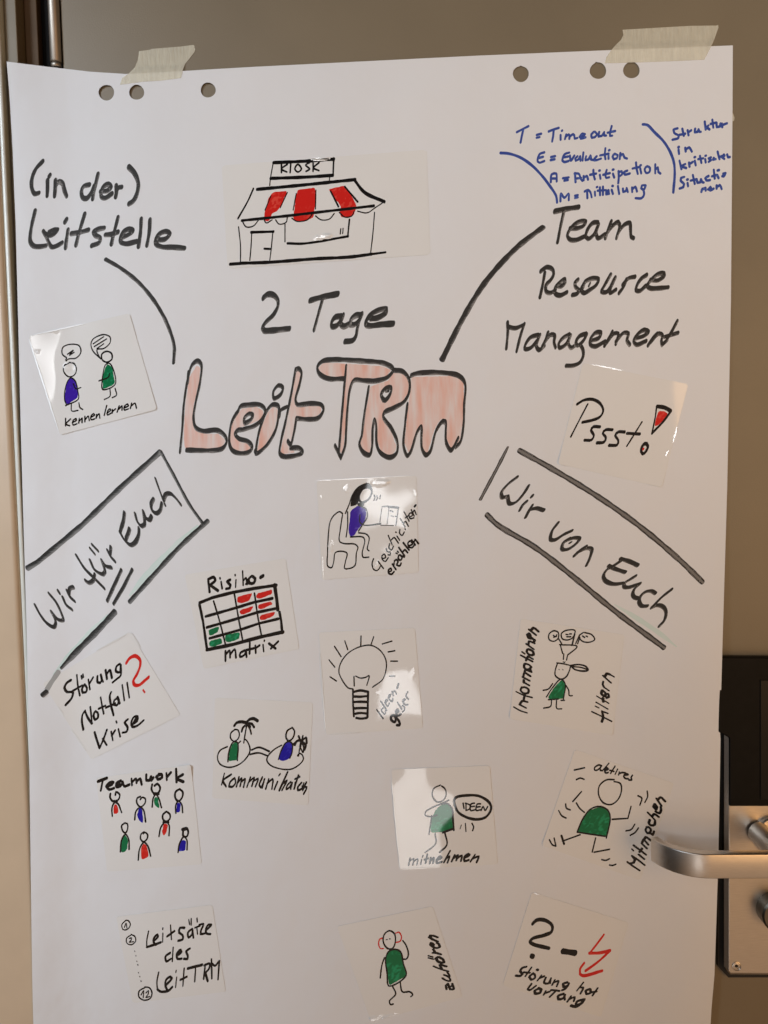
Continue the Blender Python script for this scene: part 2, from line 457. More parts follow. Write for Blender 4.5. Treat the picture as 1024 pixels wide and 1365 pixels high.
def lathe(name, cpx, prof, material, parent, axis='y', seg=40, label=None, length=None):
    """turned part: prof = [(radius, stand-off)] round an axis normal to the door"""
    verts = []; faces = []
    c = at(cpx[0], cpx[1], prof[-1][1])
    for r_, d in prof:
        for k in range(seg):
            w = 2*math.pi*k/seg; verts.append(Vector((c.x+r_*math.cos(w), -d, c.z+r_*math.sin(w))))
    for i in range(len(prof)-1):
        for k in range(seg):
            a = i*seg+k; b = i*seg+(k+1) % seg
            faces.append([a, b, b+seg, a+seg])
    faces.append([(len(prof)-1)*seg+k for k in range(seg)]); faces.append([k for k in range(seg)][::-1])
    o = link(name, verts, faces, material, parent, label=label); fix(o)
    md = o.modifiers.new('edges', 'EDGE_SPLIT'); md.split_angle = R(35)
    return o
def vcyl(name, px, y_top, y_bot, r_, d, material, parent, label=None, seg=32):
    """upright cylinder in front of the door, axis through pixel column px at y_top"""
    z0 = at(px, y_top, d).z; z1 = at(px, y_bot, d).z; x = at(px, 20, d).x
    e = r_*.12
    prof = [(r_-e, z0), (r_, z0-e), (r_, z1+e), (r_-e, z1)]
    verts = [Vector((x+q*math.cos(2*math.pi*k/seg), -d+q*math.sin(2*math.pi*k/seg), z)) for q, z in prof for k in range(seg)]
    faces = [[i*seg+k, i*seg+(k+1) % seg, (i+1)*seg+(k+1) % seg, (i+1)*seg+k] for i in range(3) for k in range(seg)]
    faces += [list(range(seg)), list(range(3*seg, 4*seg))]
    o = link(name, verts, faces, material, parent, label=label); fix(o)
    md = o.modifiers.new('edges', 'EDGE_SPLIT'); md.split_angle = R(50)
    return o
def box(name, x0, x1, d0, d1, z0, z1, material, parent, bevel=0.0, label=None, seg=4):
    verts = [Vector((x, -d, z)) for x in (x0, x1) for d in (d0, d1) for z in (z0, z1)]
    faces = [[0, 1, 3, 2], [4, 6, 7, 5], [0, 4, 5, 1], [2, 3, 7, 6], [0, 2, 6, 4], [1, 5, 7, 3]]
    o = link(name, verts, faces, material, parent, smooth=False, label=label); fix(o)
    if bevel:
        md = o.modifiers.new('bevel', 'BEVEL'); md.width = bevel; md.segments = seg; md.limit_method = 'ANGLE'
        md.harden_normals = True; o.data.polygons.foreach_set('use_smooth', [True]*6)
    return o

# ------------------------------------------------------------------ door frame and door
ZT, ZB = 0.85, -0.95
def X(px, py, d=0.0): return at(px, py, d).x
frame = empty('door_frame', (X(0, 682), 0, ZB), 'beige painted steel door frame at the left of the paper sheet', 'door frame')
xs_ = X(17, 430, .009)
box('frame_face', -0.95, xs_-.0058, -0.03, 0.010, ZB, ZT, M_FRAME, frame, bevel=.005, label='tan painted face with a rounded edge', seg=6)
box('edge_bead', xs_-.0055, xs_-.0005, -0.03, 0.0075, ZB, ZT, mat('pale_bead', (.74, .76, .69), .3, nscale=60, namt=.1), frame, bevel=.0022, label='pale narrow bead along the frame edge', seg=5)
xa = X(22.5, 40, 0.0)
box('frame_return', xs_+.0005, xa, -0.05, 0.0, ZB, ZT, mat('shaded_return_paint', (.20, .16, .10), .5, nscale=40, namt=.08), frame, bevel=.001)  # frame paint darkened here to hold the shade of the return
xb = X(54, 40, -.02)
box('rebate', xa+.0005, xb, -0.06, -0.014, ZB, ZT, M_REBATE, frame, bevel=.001, label='stepped rebate with its shade put into the dark brown')
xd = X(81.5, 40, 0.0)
box('gap_shade', xb+.0005, xd-.001, -0.06, -0.022, ZB, ZT, M_GAP_SHADE, frame)  # black box added where the shaded gap lies

door = empty('door', (X(520, 682), 0, ZB), 'brown-grey laminate door behind the white paper sheet', 'door')
box('door_leaf', xd, 0.95, -0.045, 0.0, ZB, ZT, M_DOOR, door, bevel=.002)
hx = at(73.5, 20, .001)
hinge = vcyl('hinge', 72.2, -160, 84, .0052, .001, M_HINGE, door, label='steel hinge barrel at the top left')
vcyl('hinge_cap', 72.2, 85.2, 90.5, .0046, .001, M_HINGE, hinge)
box('hinge_gap_shade', X(77, 20, 0)+.0005, X(81, 20, 0), -.02, -.004, at(78, 90).z, at(78, -160).z, M_DARK, door)  # near-black box holding the shade of the gap beside the hinge

# lock plate, reader, lever
prism('plate_shadow', [(956, 880), (1110, 880), (1110, 1303), (971, 1303), (957, 1288)], 0.0, .004, M_DARK, door, label='black backing put in for the shadow around the steel plate')  # black box put in for the shadow along the plate's edges
def plate():
    lo = [(964.5, 960), (1110, 960), (1110, 1300), (973, 1299), (964.5, 1288)]
    hi = [(972, 960), (1110, 960), (1110, 1298.5), (974, 1297), (972, 1295)]
    A = [at(x, y, .0092) for x, y in lo]; B = [at(x, y, .0125) for x, y in hi]
    n = len(A)
    faces = [list(range(n, 2*n))]+[[i, (i+1) % n, (i+1) % n+n, i+n] for i in range(n)]+[list(range(n))[::-1]]
    o = link('lock_plate', A+B, faces, M_STEEL, door, smooth=False, label='brushed steel lock plate with a bevelled edge'); fix(o)
    md = o.modifiers.new('bevel', 'BEVEL'); md.width = .0007; md.segments = 2; md.harden_normals = True
    o.data.polygons.foreach_set('use_smooth', [True]*len(o.data.polygons))
    return o
pl = plate()
sc = lathe('screw', (982, 1288), [(.0044, .0126), (.0044, .0131), (.0038, .0133), (.0034, .0129), (.0022, .0131), (.0020, .0124)], M_STEEL, pl)
lathe('screw_socket', (982, 1288), [(.0016, .0125), (.0016, .0133)], M_DARK, pl, seg=6)
prism('card_reader', [(958, 876.5), (1110, 877), (1110, 1075), (972.6, 1075), (972.6, 984), (966, 980), (958, 976)], .0046, .0142, M_BLACKP, door, bevel=.0012, label='black plastic reader box above the steel plate')
prism('reader_panel', [(1014, 907), (1100, 907), (1100, 1066), (1014, 1066)], .0143, .0152, M_BLACKG, bpy.data.objects['card_reader'], bevel=.0006)
lathe('lever_rose', (1036, 1117), [(.0195, .0126), (.0195, .0165), (.0185, .0178), (.0160, .0182)], M_STEEL, door, label='round steel rose of the lever')
lathe('lever_neck', (1042, 1140), [(.0110, .0150), (.0105, .0560)], M_LEVER, door)
lathe('lock_cylinder', (1041, 1222), [(.0165, .0126), (.0165, .0250), (.0150, .0265)], mat('dark_nickel', (.20, .18, .15), .35, metal=1.0, nscale=60, namt=.1), door, label='dark round lock cylinder below the lever')
def lever():
    # centre line of the flat bar: straight along the door, then turning back towards it
    d = .060; zc = at(1000, 1152, d).z
    path = []
    x_end = at(1056, 1153, d).x; xb = at(946, 1153, d).x
    for k in range(6): path.append((x_end+(xb-x_end)*k/6, d))
    rad = .042
    for k in range(15):
        w = R(71)*k/14; path.append((xb-rad*math.sin(w)*.98, d-rad*(1-math.cos(w))))
    hh, th = .0110, .0042; rr = .0011
    prof = []
    for sx, sz, w0 in ((1, 1, 0), (-1, 1, 90), (-1, -1, 180), (1, -1, 270)):
        for k in range(4):
            w = R(w0+30*k); prof.append((sx*(th-rr)+rr*math.cos(w), sz*(hh-rr)+rr*math.sin(w)))
    verts = []; m = len(prof)
    for i, (x, dd) in enumerate(path):
        j0, j1 = max(0, i-1), min(len(path)-1, i+1)
        tx, ty = path[j1][0]-path[j0][0], path[j1][1]-path[j0][1]; l = math.hypot(tx, ty); tx /= l; ty /= l
        nx, nd = ty, -tx      # towards the viewer on the straight part
        for a, b in prof: verts.append(Vector((x+nx*a, -(dd+nd*a), zc+b)))
    faces = [[i*m+k, i*m+(k+1) % m, (i+1)*m+(k+1) % m, (i+1)*m+k] for i in range(len(path)-1) for k in range(m)]
    faces += [list(range(m))[::-1], [(len(path)-1)*m+k for k in range(m)]]
    o = link('lever_handle', verts, faces, M_LEVER, door, label='flat satin steel lever curving back over the paper'); fix(o)
    md = o.modifiers.new('edges', 'EDGE_SPLIT'); md.split_angle = R(40)
    print('lever tip px', topx(verts[-1]), topx(verts[len(path)*m-m//2]))
lever()

# ------------------------------------------------------------------ the paper sheet
OUT = [(9, 82), (60, 88.5), (120, 95.5), (168, 98.6), (215, 96.5), (270, 93), (340, 89), (480, 82), (640, 74), (820, 66.5), (977, 60.5),
       (976.5, 160), (974.5, 400), (969.5, 650), (963.5, 850), (961.5, 920), (960.5, 960), (959.8, 975), (960.6, 985), (959.5, 1050), (957.5, 1150), (955, 1230), (952.5, 1300),
       (948.5, 1345), (945.5, 1400), (944, 1450), (45, 1450), (44.5, 1365), (43, 1300), (42, 1232), (39, 1000), (35.5, 833), (31.5, 700), (27.5, 560), (24.5, 433), (21, 300), (17, 200), (13, 130)]
def hole(cx, cy, r_, nick):
    o = []
    for k in range(28):
        w = 2*math.pi*k/28; q = r_*(1+.02*sin(3*w+cx))
        if nick is not None and abs(k-nick) < 1: q *= 1.10
        o.append((cx+q*math.cos(w), cy+q*math.sin(w)))
    return o
HOLES = [hole(142, 123.5, 10.4, None), hole(182.3, 123, 10, None), hole(277.6, 120, 10, None), hole(694.4, 98.7, 10.6, 21), hole(797.3, 94.3, 11, 20), hole(841.8, 93.5, 11, None)]
chart = empty('flipchart_sheet', at(512, 1450, .002), 'large white flipchart sheet with marker writing taped to the door', 'paper sheet')
sheet('paper', OUT, PAPER, 7.5, .00016, M_PAPER, chart, holes=HOLES)

# ------------------------------------------------------------------ tape
def topedge(u):
    for (x1, y1), (x2, y2) in zip(OUT[:10], OUT[1:11]):
        if x1 <= u <= x2: return y1+(y2-y1)*(u-x1)/(x2-x1)
    return 60.
def Htape(u, v):
    e = topedge(u)
    k = ss(e-11, e-.6, v)
    return (0.00015*(1-k)+(Hpx(u, max(v, e))+.00012)*k) + .00012*(sin(u/3.1+v/7)+sin(u/9-v/2.3)+2)*.5*(1-k)
TAPE = Surf(base=Htape)
tape = sheet('masking_tape', [(185.5, 68.5), (200, 66.5), (202, 65.4), (240, 62.3), (258, 60), (259.5, 61.5), (259.2, 63), (260.5, 66), (259, 70), (252, 79), (247, 85), (244, 93), (241.5, 104), (215, 107.5), (190, 109), (160, 113), (163, 104), (172, 98), (180, 90), (184, 80), (185, 73)], TAPE, 3.4, .00012, M_TAPE, lift=.0002)
tape['label'] = 'shorter strip of cream masking tape near the top left corner'; tape['category'] = 'tape'; tape['group'] = 'masking tape strips holding the sheet'
tape2 = sheet('masking_tape', [(830, 39.8), (870, 37.5), (920, 34.6), (955, 34.2), (957.5, 33.4), (957.8, 37), (956, 42), (952.5, 52), (950, 58), (946, 66), (939, 79.5), (900, 81.5), (860, 83), (806, 84.5), (808.5, 76), (814, 68), (821, 60), (828, 53), (831, 47)], TAPE, 3.4, .00012, M_TAPE, lift=.0002)
tape2['label'] = 'wider strip of cream masking tape at the top right corner'; tape2['category'] = 'tape'; tape2['group'] = 'masking tape strips holding the sheet'
tape3 = sheet('tape_scrap', [(968, 147), (975.5, 147.5), (977.5, 152), (979.2, 157), (978.5, 161.5), (969, 161)], Surf(base=lambda u, v: .0008), 3.0, .00012, M_TAPE, lift=.0001)
tape3['label'] = 'tiny scrap of tape peeking out behind the right edge of the sheet'; tape3['category'] = 'tape'

# ------------------------------------------------------------------ writing on the sheet
NB = lambda a, b, deg=-75: (a, b, R(deg))     # nib: width, thickness, tilt of its long side
def chart_ink(name, material, label, parts, lift=.00006, scale=1.04, gap=17):
    I = Ink(scale)
    for p in parts:
        if p[0] == 'blob': blobs(I, p[1], p[2], .35, 1.0)
        else: write(I, *p)
    I.build(name, material, chart, PAPER, lift, label, gap)

chart_ink('lettering', M_BLACK, 'black marker word', [
 ('IN', NB(7, 4.4), '''225,217 190,255 168,310 168,360 183,388 205,383;250,318 250,360 248,398;258,297 263,290;292,318 290,360 287,400;289,352 310,324 328,332 338,367 350,400
 470,340 440,348 428,375 435,408 455,412 478,385 495,345;515,285 502,340 492,385 487,414;528,375 562,372 583,352 570,337 547,347 532,375 534,405 552,410 588,387
 610,345 612,375 608,403;612,370 625,354 640,352;*1.1 677,247 705,277 726,330 720,385 700,425 678,440;
 185,478 170,540 160,600 160,640 178,662 210,665 243,660;358,577 350,625 345,670;342,535 350,522;445,495 425,560 408,620 400,655;375,597 420,590 465,577
 548,567 515,574 492,588 502,606 527,620 522,643 482,660;620,512 605,570 592,620 586,650;553,603 585,600 620,588;640,618 678,600 698,580 680,572 652,585 634,615 634,640 660,650 718,638
 742,520 738,590 728,663;788,525 784,590 772,658;820,630 868,625 893,597 875,585 842,595 820,625 818,650 850,666 910,668 970,673'''.replace('\n ', ';')),
 ('K2', NB(6.4, 4), '592,85 628,145 658,220 708,300 780,282 850,242;612,118 680,145 755,108 790,60 745,62 670,95')])
chart_ink('lettering', M_BLACK, 'black marker word', [
 ('TG', NB(8.2, 3.6, -78), '''102,132 130,110 165,112 195,142 198,185 170,240 115,295 97,328 108,345 150,345 275,332;405,150 480,128 590,106;485,152 460,240 434,336
 608,252 570,257 547,290 548,318 575,316 608,280 623,245;613,250 605,300 625,318 655,306;735,242 702,247 672,275 670,306 690,308 725,280 745,238;742,238 725,290 712,340 706,378 685,408 632,416
 800,268 850,260 903,225 903,207 870,207 812,232 778,270 768,302 790,314 860,306 950,300'''.replace('\n ', ';'))])
chart_ink('lettering', M_BLACK, 'black marker word', [
 ('TE', NB(6.4, 3.7), '''*1.15 112,124 200,106 294,92;180,130 155,240 133,356;227,253 280,253 330,233 346,202 320,197 270,217 227,260 207,310 227,338 270,342 338,314
 438,207 400,212 360,262 347,318 365,333 410,298 443,225;443,222 425,290 440,328 490,300;540,200 515,265 496,326;508,290 548,235 592,206 604,225 580,326;590,290 640,225 680,212 686,262 692,318 710,328
 36,590 20,680 0,772;6,578 50,547 93,562 103,600 80,645 46,683 47,733 80,743 118,718;126,688 165,690 190,662 186,640 150,662 117,700 112,743 150,762 203,738
 288,642 265,665 270,700 297,723 278,750 245,758;332,670 312,720 332,743 380,718 428,680 443,637 400,632 342,657 326,700;*.7 370,690 380,670;535,605 492,680 467,733 500,738 540,690 570,627;570,627 535,700 532,743 575,718
 655,640 630,700 600,743;627,680 670,632 720,620;808,607 770,632 737,680 728,723 755,728 800,690;837,643 890,648 943,610 938,594 890,602 837,650 812,690 837,707 900,707 973,700'''.replace('\n ', ';')),
 ('MA', NB(6.2, 3.4), '''68,82 70,130 62,223;70,105 110,113 155,95;160,90 140,150 118,238;235,150 195,162 167,200 162,226 190,223 230,180 245,150;240,160 225,210 240,232 270,210;289,138 275,180 258,212
 270,190 305,148 325,152 322,190 330,218;405,147 370,167 347,200 352,220 385,203 413,152;412,152 400,195 415,220 440,205;497,142 460,157 442,190 450,208 483,180 500,147;462,200 478,225 482,260 465,298 430,316 388,318
 530,180 568,165 578,137 550,137 522,170 520,203 545,213 600,185;640,132 620,170 598,208;610,190 650,142 672,142 660,198;660,185 705,137 728,142 720,180 735,203;772,168 815,153 838,132 815,122 777,147 757,185 772,203 825,183
 885,142 860,170 836,206;850,187 895,142 915,152 908,180 912,205;995,74 965,130 935,180;*.9 925,160 1000,138;912,203 940,178'''.replace('\n ', ';'))])
chart_ink('curved_line', M_BLACK, 'black arc from Leitstelle', [('KL', NB(5.2, 3.6, -60), '555,62 640,112 740,195 830,310 890,430 915,520 912,605')])
chart_ink('curved_line', M_BLACK, 'black arc from Team', [('TM', NB(7, 5, 30), '420,135 330,205 225,320 150,440 75,588')])
chart_ink('lettering', M_BLUE, 'blue marker handwriting', [
 ('B1', NB(3.0, 2.4), '''175,158 225,132 268,110;228,132 215,190 205,240;335,180 370,171;334,203 358,198;395,320 358,335 342,393 356,403 395,390;350,365 385,356;450,358 482,351;447,382 478,376
 448,558 455,497 490,490 495,553;450,530 490,530;545,528 592,521;557,547 585,542;525,712 530,652 556,685 590,652 592,703;642,668 665,663;642,687 665,681;*1.15 45,325 110,330 200,360 290,420 370,500 440,590 490,670 498,722'''.replace('\n ', ';')),
 ('B2', NB(3.0, 2.4), '''70,152 110,136 150,124;110,138 105,190 97,233;165,182 165,218;175,147 178,145;210,177 200,213;205,195 230,177 238,185 235,211;238,195 265,174 275,184 278,210 300,205;318,195 350,190 360,174 340,170 322,190 327,211 365,200
 430,157 412,175 417,203 440,198 458,172 440,154;475,157 470,193 495,188 515,157 515,185 530,185;575,110 565,150 562,188 580,186;542,162 603,149;235,322 197,336 180,388 195,398 230,389;185,361 225,353;240,347 248,386 275,347
 300,352 282,370 287,388 310,376 322,352 325,386;348,322 342,386;370,352 365,383 390,376 405,347 410,378;455,352 437,370 445,383 490,370;410,378 440,384;525,287 520,340 525,373;482,345 550,331;550,342 550,370;553,304 558,302
 600,332 582,355 592,376 615,368 623,342 600,332;645,327 640,373;642,352 665,334 678,363 698,370;285,558 280,487;277,491 310,491 328,535 340,548;290,530 330,525;350,512 350,543;350,527 375,510 385,538;428,462 430,500 440,536;402,500 450,491
 480,502 485,531;475,467 480,466;535,462 525,500 532,526 555,520;507,500 560,487;585,492 595,521;583,460 590,458;630,472 632,520 628,568;630,482 655,472 660,495 637,513;700,467 672,482 680,498 720,490;770,402 775,450 785,493;742,450 800,437
 805,452 812,488;805,425 810,423;860,432 840,455 852,486 878,478 883,447 860,432;925,417 925,488;925,457 945,442 950,478 966,490;380,686 378,626;358,634 385,622 405,642 414,680;440,637 442,668;455,600 460,598
 480,602 482,663;505,597 505,660;462,628 530,623;530,645 552,640 550,624 532,632 530,658 555,653;575,622 585,653;580,590 585,590;625,592 635,653;665,612 668,638 690,630 695,607 705,638;740,638 738,602;740,617 765,597 778,633
 845,584 817,587 812,608 830,622 845,597 848,587;830,620 835,660 815,688 767,688'''.replace('\n ', ';')),
 ('B3', NB(3.1, 2.5), '''*1.15 55,125 100,130 180,210 270,300 340,410 380,520 390,640 375,838;420,167 377,182 385,215 433,245 428,268 367,286;470,172 485,243;437,235 500,223;525,187 535,238;535,207 563,187;605,172 602,208 630,203 640,177 650,203 665,203
 705,97 715,178;715,157 745,137;720,152 755,178;785,77 795,158;767,120 825,106;830,112 832,153 863,148 870,117 880,148;885,117 890,153;890,132 938,114;430,392 435,433;428,365 434,362;500,372 505,408;505,392 540,367 570,410
 440,507 460,593;460,562 500,542;460,567 510,583;540,527 545,568;545,542 578,520;600,507 610,553;597,470 605,468;655,457 670,528;637,490 690,481;710,492 715,523;712,455 718,453;770,472 747,482 770,500 747,518;800,477 792,495 820,490
 840,412 860,488;855,472 883,457;890,472 913,452 905,442 887,467 910,488;940,442 950,470 968,468;490,677 457,687 452,715 488,753 480,783 442,798;525,742 530,773;520,705 527,703;580,657 600,748;557,715 620,701;620,707 630,738 658,733 665,702 680,733 695,735
 745,667 712,690 722,713 760,710;800,602 810,693;782,670 830,656;835,657 850,688;840,608 855,605;905,647 887,670 905,673 923,637 900,642;680,802 670,833;675,812 713,792 715,818;740,808 773,797 765,782 742,805 765,820 798,800;830,767 830,798;835,782 863,762 883,803'''.replace('\n ', ';'))], scale=1.14)
# the big bubble letters
chart_ink('crayon_fill', M_PINK, 'salmon crayon colouring inside the big letters', [
 ('blob', 'L1', '''110,160 160,80 182,100 172,200 140,330 128,440 150,505 200,528 300,528 345,570 325,622 85,628 72,560 85,330
 450,365 540,350 595,380 580,430 520,460 460,480 430,490 405,515 430,560 500,585 515,620 490,650 430,655 385,620 370,560 390,440
 560,600 570,500 620,390 660,345 685,370 680,430 660,510 600,610 545,650
 800,120 832,120 825,200 795,310 805,350 900,345 970,350 965,390 930,420 800,425 785,520 760,610 800,650 700,660 720,560 745,450 780,280'''.replace('\n ', ';')),
 ('blob', 'L2', '''65,95 100,62 240,68 470,85 520,110 480,155 330,162 285,165 258,230 240,430 218,630 198,610 215,430 232,160 120,155 70,125
 390,210 500,175 545,115 600,130 630,180 625,250 580,315 470,360 462,400 520,490 552,590 525,640 460,620 430,540 425,450 410,410 397,470 395,600 378,632 328,580 345,450 370,330
 645,152 900,145 970,180 968,400 945,550 890,595 865,540 858,430 830,405 785,480 745,625 715,600 703,450 685,480 630,625 602,560 618,400 632,280'''.replace('\n ', ';'))], .00004)
chart_ink('crayon_gap', M_PAPER, 'white left inside the eyes of the letters', [
 ('blob', 'L1', '470,455 468,430 500,400 522,408 508,435'), ('blob', 'L2', '470,285 460,260 490,222 515,220 510,255 485,285')], .00007)
chart_ink('outline_lettering', M_BLACK, 'big black outlined letters', [
 ('L1', NB(6.6, 2.9, -82), '''50,643 65,480 75,330 105,150 130,77 165,54 187,77 180,190 150,330 137,430 152,488 200,510 290,505 338,537 353,575 330,620 280,635 90,634;*1.2 104,132 100,192
 425,383 442,350 500,340 570,340 602,372 588,425 540,472 457,501;430,375 390,440 372,520 372,600 392,638 440,655 500,645 518,615 490,578 430,558 407,525 430,503 448,502;470,458 466,430 500,397 523,407 508,438 470,458
 542,653 547,600 567,500 612,382 650,339 688,347 688,420 668,510 608,608 545,656 537,640;*.95 660,298 656,255 690,213 718,227 703,273 660,298
 800,112 820,104 838,127 828,200 800,308 810,337 900,331 968,340 982,370 948,425 880,434 807,428;800,112 770,280 735,450 705,580 698,658 720,675 800,670 847,648 825,622 767,620;805,430 790,520 767,598 750,577;*.8 690,420 697,412 702,377 745,352;*.7 703,377 695,420'''.replace('\n ', ';')),
 ('L2', NB(6.8, 2.9, -82), '''225,162 130,162 72,130 62,87 92,54 160,44 330,52 480,68 532,105 498,152 420,176 350,174 290,172 265,222 250,330 240,480 233,580 208,653;208,653 170,577;240,85 225,250 210,430 196,608
 380,217 355,370 337,518;540,110 590,117 628,162 632,240 598,306 530,346 475,373 470,400 520,470 558,560 552,626 511,651 452,621 430,570 425,450 415,417 405,470 400,590 385,636 347,621 322,570 332,530
 470,293 457,260 490,218 518,217 513,258 480,297 465,285;*.6 487,240 505,237 492,225;642,143 680,129 850,126 938,144 976,187 972,330 968,450 948,556 920,586;935,532 890,606 860,556 855,430 840,427 800,480 760,616 735,636 710,596 705,460 682,490 640,616 620,641 597,586 605,450 620,322'''.replace('\n ', ';'))], .00010)
# the two framed mottos
chart_ink('marker_smear', M_MINT, 'faint mint smear beside the frame lines', [
 ('WF', NB(9, 7, 45), '890,405 760,530 640,650 560,745;455,840 370,930 270,1040 190,1130', (.3, .3)),
 ('WV', NB(6, 4, -50), '600,680 690,735 780,795 850,850', (.2, .2))], .00003)
chart_ink('frame_line', M_FADE, 'black box line fading to grey along one side', [
 ('WF', NB(7.2, 4.6, 60), '!62,612 110,583 330,400 520,215 708,46'), ('WF', NB(4.2, 3.4), '712,45 780,170 850,300 915,393'),
 ('WF', NB(6.2, 4.4, 60), '940,382 800,512 680,642 560,776'), ('WF', NB(8, 4.4, 60), '488,825 400,920 310,1010 225,1100', (1, .55))], .00006)
chart_ink('lettering', M_BLACK, 'black marker word', [
 ('WE', NB(6.4, 2.7, 62), '''75,787 110,850 150,898 188,916 198,888 172,827;172,827 215,874 243,876 233,840 200,770 157,717;240,742 260,785 294,813;212,702 220,715;265,702 285,740 310,763;275,720 282,687 303,680
 320,492 370,570 430,630 485,686;375,642 395,655 420,640 430,602;402,522 430,578 480,604 490,590 470,520;470,522 500,558 528,563;505,462 525,500 548,526;522,482 525,442;*.85 402,450 428,482;*.85 414,428 448,464
 !*.9 588,577 545,670 503,763;!*.85 653,574 600,680 540,781'''.replace('\n ', ';')),
 ('EL', NB(6.6, 2.7, 62), '165,443 150,560 112,680 105,715;105,715 160,810 250,887 312,850 358,750 362,655;235,665 215,730 187,798;310,460 342,570 398,630 436,612 438,540 420,425;420,425 460,520 508,545 535,490;565,255 527,330 547,420 600,455 648,420 676,315;*.8 587,-20 640,130 718,340;700,270 730,195 790,183 860,242 930,332')])
chart_ink('frame_line', M_WORN, 'box line with dark edges and a grey core', [
 ('WV', NB(7.4, 5.2, -55), '218,62 340,130 530,245 700,365 860,500 953,590'), ('WV', NB(4.6, 3.4, -20), '172,48 130,130 62,258', (.7, 1)),
 ('WV', NB(7.4, 5.2, -55), '88,320 130,360 280,450 430,565 600,705 798,853')], .00006)
chart_ink('lettering', M_BLACK, 'black marker word', [
 ('WU', NB(6.2, 3.0, -48), '''155,24 105,63 73,105 76,130 105,125;105,125 115,163 145,158 190,110 215,70;205,152 185,170 169,198;232,126 236,121;235,172 215,205 201,233;222,195 255,187 295,198
 370,264 337,310 332,353 355,353 400,325 443,305;430,347 397,370 392,403 420,403 463,375 483,347 455,342 425,352;*.6 430,370 440,365;518,387 485,410 456,436;470,420 520,397 546,402 540,440 520,486'''.replace('\n ', ';')),
 ('EU', NB(6.3, 2.9, -48), '275,150 400,188 515,243;285,180 180,250 85,310 45,390 65,445 150,492 230,498 310,485;115,248 200,288 345,337;485,388 400,440 325,495 335,540 400,540 490,510 545,492;545,492 465,570 445,640 470,680 512,692;755,625 700,592 620,605 555,660 532,740 565,795 645,798;975,572 850,670 705,818;722,808 790,785 865,812 900,880 878,990 812,1068')])

# ------------------------------------------------------------------ laminated drawing cards
CG = 'laminated drawing cards stuck on the flipchart sheet'
CARDS = {}
def facet_height(facets):
    def f(u, v):
        h = 0.0
        for (cu, cv, ru, rv, a, su, sv) in facets:
            du, dv = u-cu, v-cv
            c, s = math.cos(a), math.sin(a)
            e, g = (du*c+dv*s)/ru, (-du*s+dv*c)/rv
            q = math.hypot(e, g)
            if q < 1.3: h += (su*du+sv*dv+math.hypot(su, sv)*max(ru, rv)*.8)*.00072*(1-ss(.75, 1.3, q))
        return h
    return f
def card(key, corners, label, seed, amp=.10, bow=.5, curl=(), facets=()):
    cu = sum(c[0] for c in corners)/4; cv = sum(c[1] for c in corners)/4
    rr = random.Random(seed); ph = [rr.uniform(0, 6.28) for _ in range(8)]
    wl = [rr.uniform(13, 20), rr.uniform(8, 13), rr.uniform(16, 26)]
    ff = facet_height(facets)
    def extra(u, v):
        du, dv = (u-cu)/70., (v-cv)/70.
        h = .00034 + .0001*bow*(1.2-du*du*.5-dv*dv*.5)
        h += amp*.0001*(3+1.6*sin(u/wl[0]+v/wl[2]*.6+ph[0])+sin(v/wl[1]+ph[1])*sin(u/wl[2]+ph[2])+.5*sin((u-v)/wl[1]*.7+ph[3]))
        for (x, y, rad, hgt) in curl:
            d = math.hypot(u-x, v-y)/rad
            if d < 1: h += hgt*(1-d)**2
        return h+ff(u, v)
    S = Surf(extra)
    c0, _ = S.place(cu, cv)
    root = empty('drawing_card', c0, label, 'card', CG)
    # slightly rounded corners
    P = []
    for i in range(4):
        p0, p1, p2 = corners[i-1], corners[i], corners[(i+1) % 4]
        for q, w in ((p0, .018), (p2, .018)): P.append((p1[0]+(q[0]-p1[0])*w, p1[1]+(q[1]-p1[1])*w))
    sheet('card_sheet', P, S, 2.6, .00022, M_CARD, root)
    CARDS[key] = (root, S, corners)
    return root
def card_ink(key, name, material, parts, lift=.00004, label=None):
    root, S, _ = CARDS[key]; I = Ink(1.04)
    for p in parts:
        if p[0] == 'blob': blobs(I, p[1], p[2].replace('\n ', ';'), .3, {'RM': 1.2, 'TW': 1.14}.get(p[1], 1.04))
        else: write(I, p[0], p[1], p[2].replace('\n ', ';'))
    I.build(name, material, root, S, lift, label, 4.0 if 'fill' in name else 11.0)
def film_lip(key, segs):
    """the raised lip of the laminate along parts of the card's edge"""
    root, S, _ = CARDS[key]
    for (x0, y0, x1, y1, w, tz, tx) in segs:
        V = []; F = []
        n = 10; L = math.hypot(x1-x0, y1-y0); nx, ny = -(y1-y0)/L, (x1-x0)/L
        nn_ = Vector((tx, -1, tz)).normalized(); d_px = .00072
        for k in range(n+1):
            t = k/n; x = x0+(x1-x0)*t; y = y0+(y1-y0)*t; ww = w*(.25+.75*math.sin(math.pi*t)**.5)*(1+.2*sin(k*2.1))
            p, nn = S.place(x, y, .0003)
            a = S.place(x+nx*ww*.5, y+ny*ww*.5, .0003)[0]-p
            a = a-nn_*a.dot(nn_)
            V += [p+a, p-a]
            if k: b_ = 2*k; F.append([b_-2, b_-1, b_+1, b_])
        if F and (V[1]-V[0]).cross(V[3]-V[0]).dot(nn_) < 0: F = [f[::-1] for f in F]
        link('film_lip', V, F, M_CARD, root, normals=[nn_]*len(V), label='shiny raised edge of the laminate film')
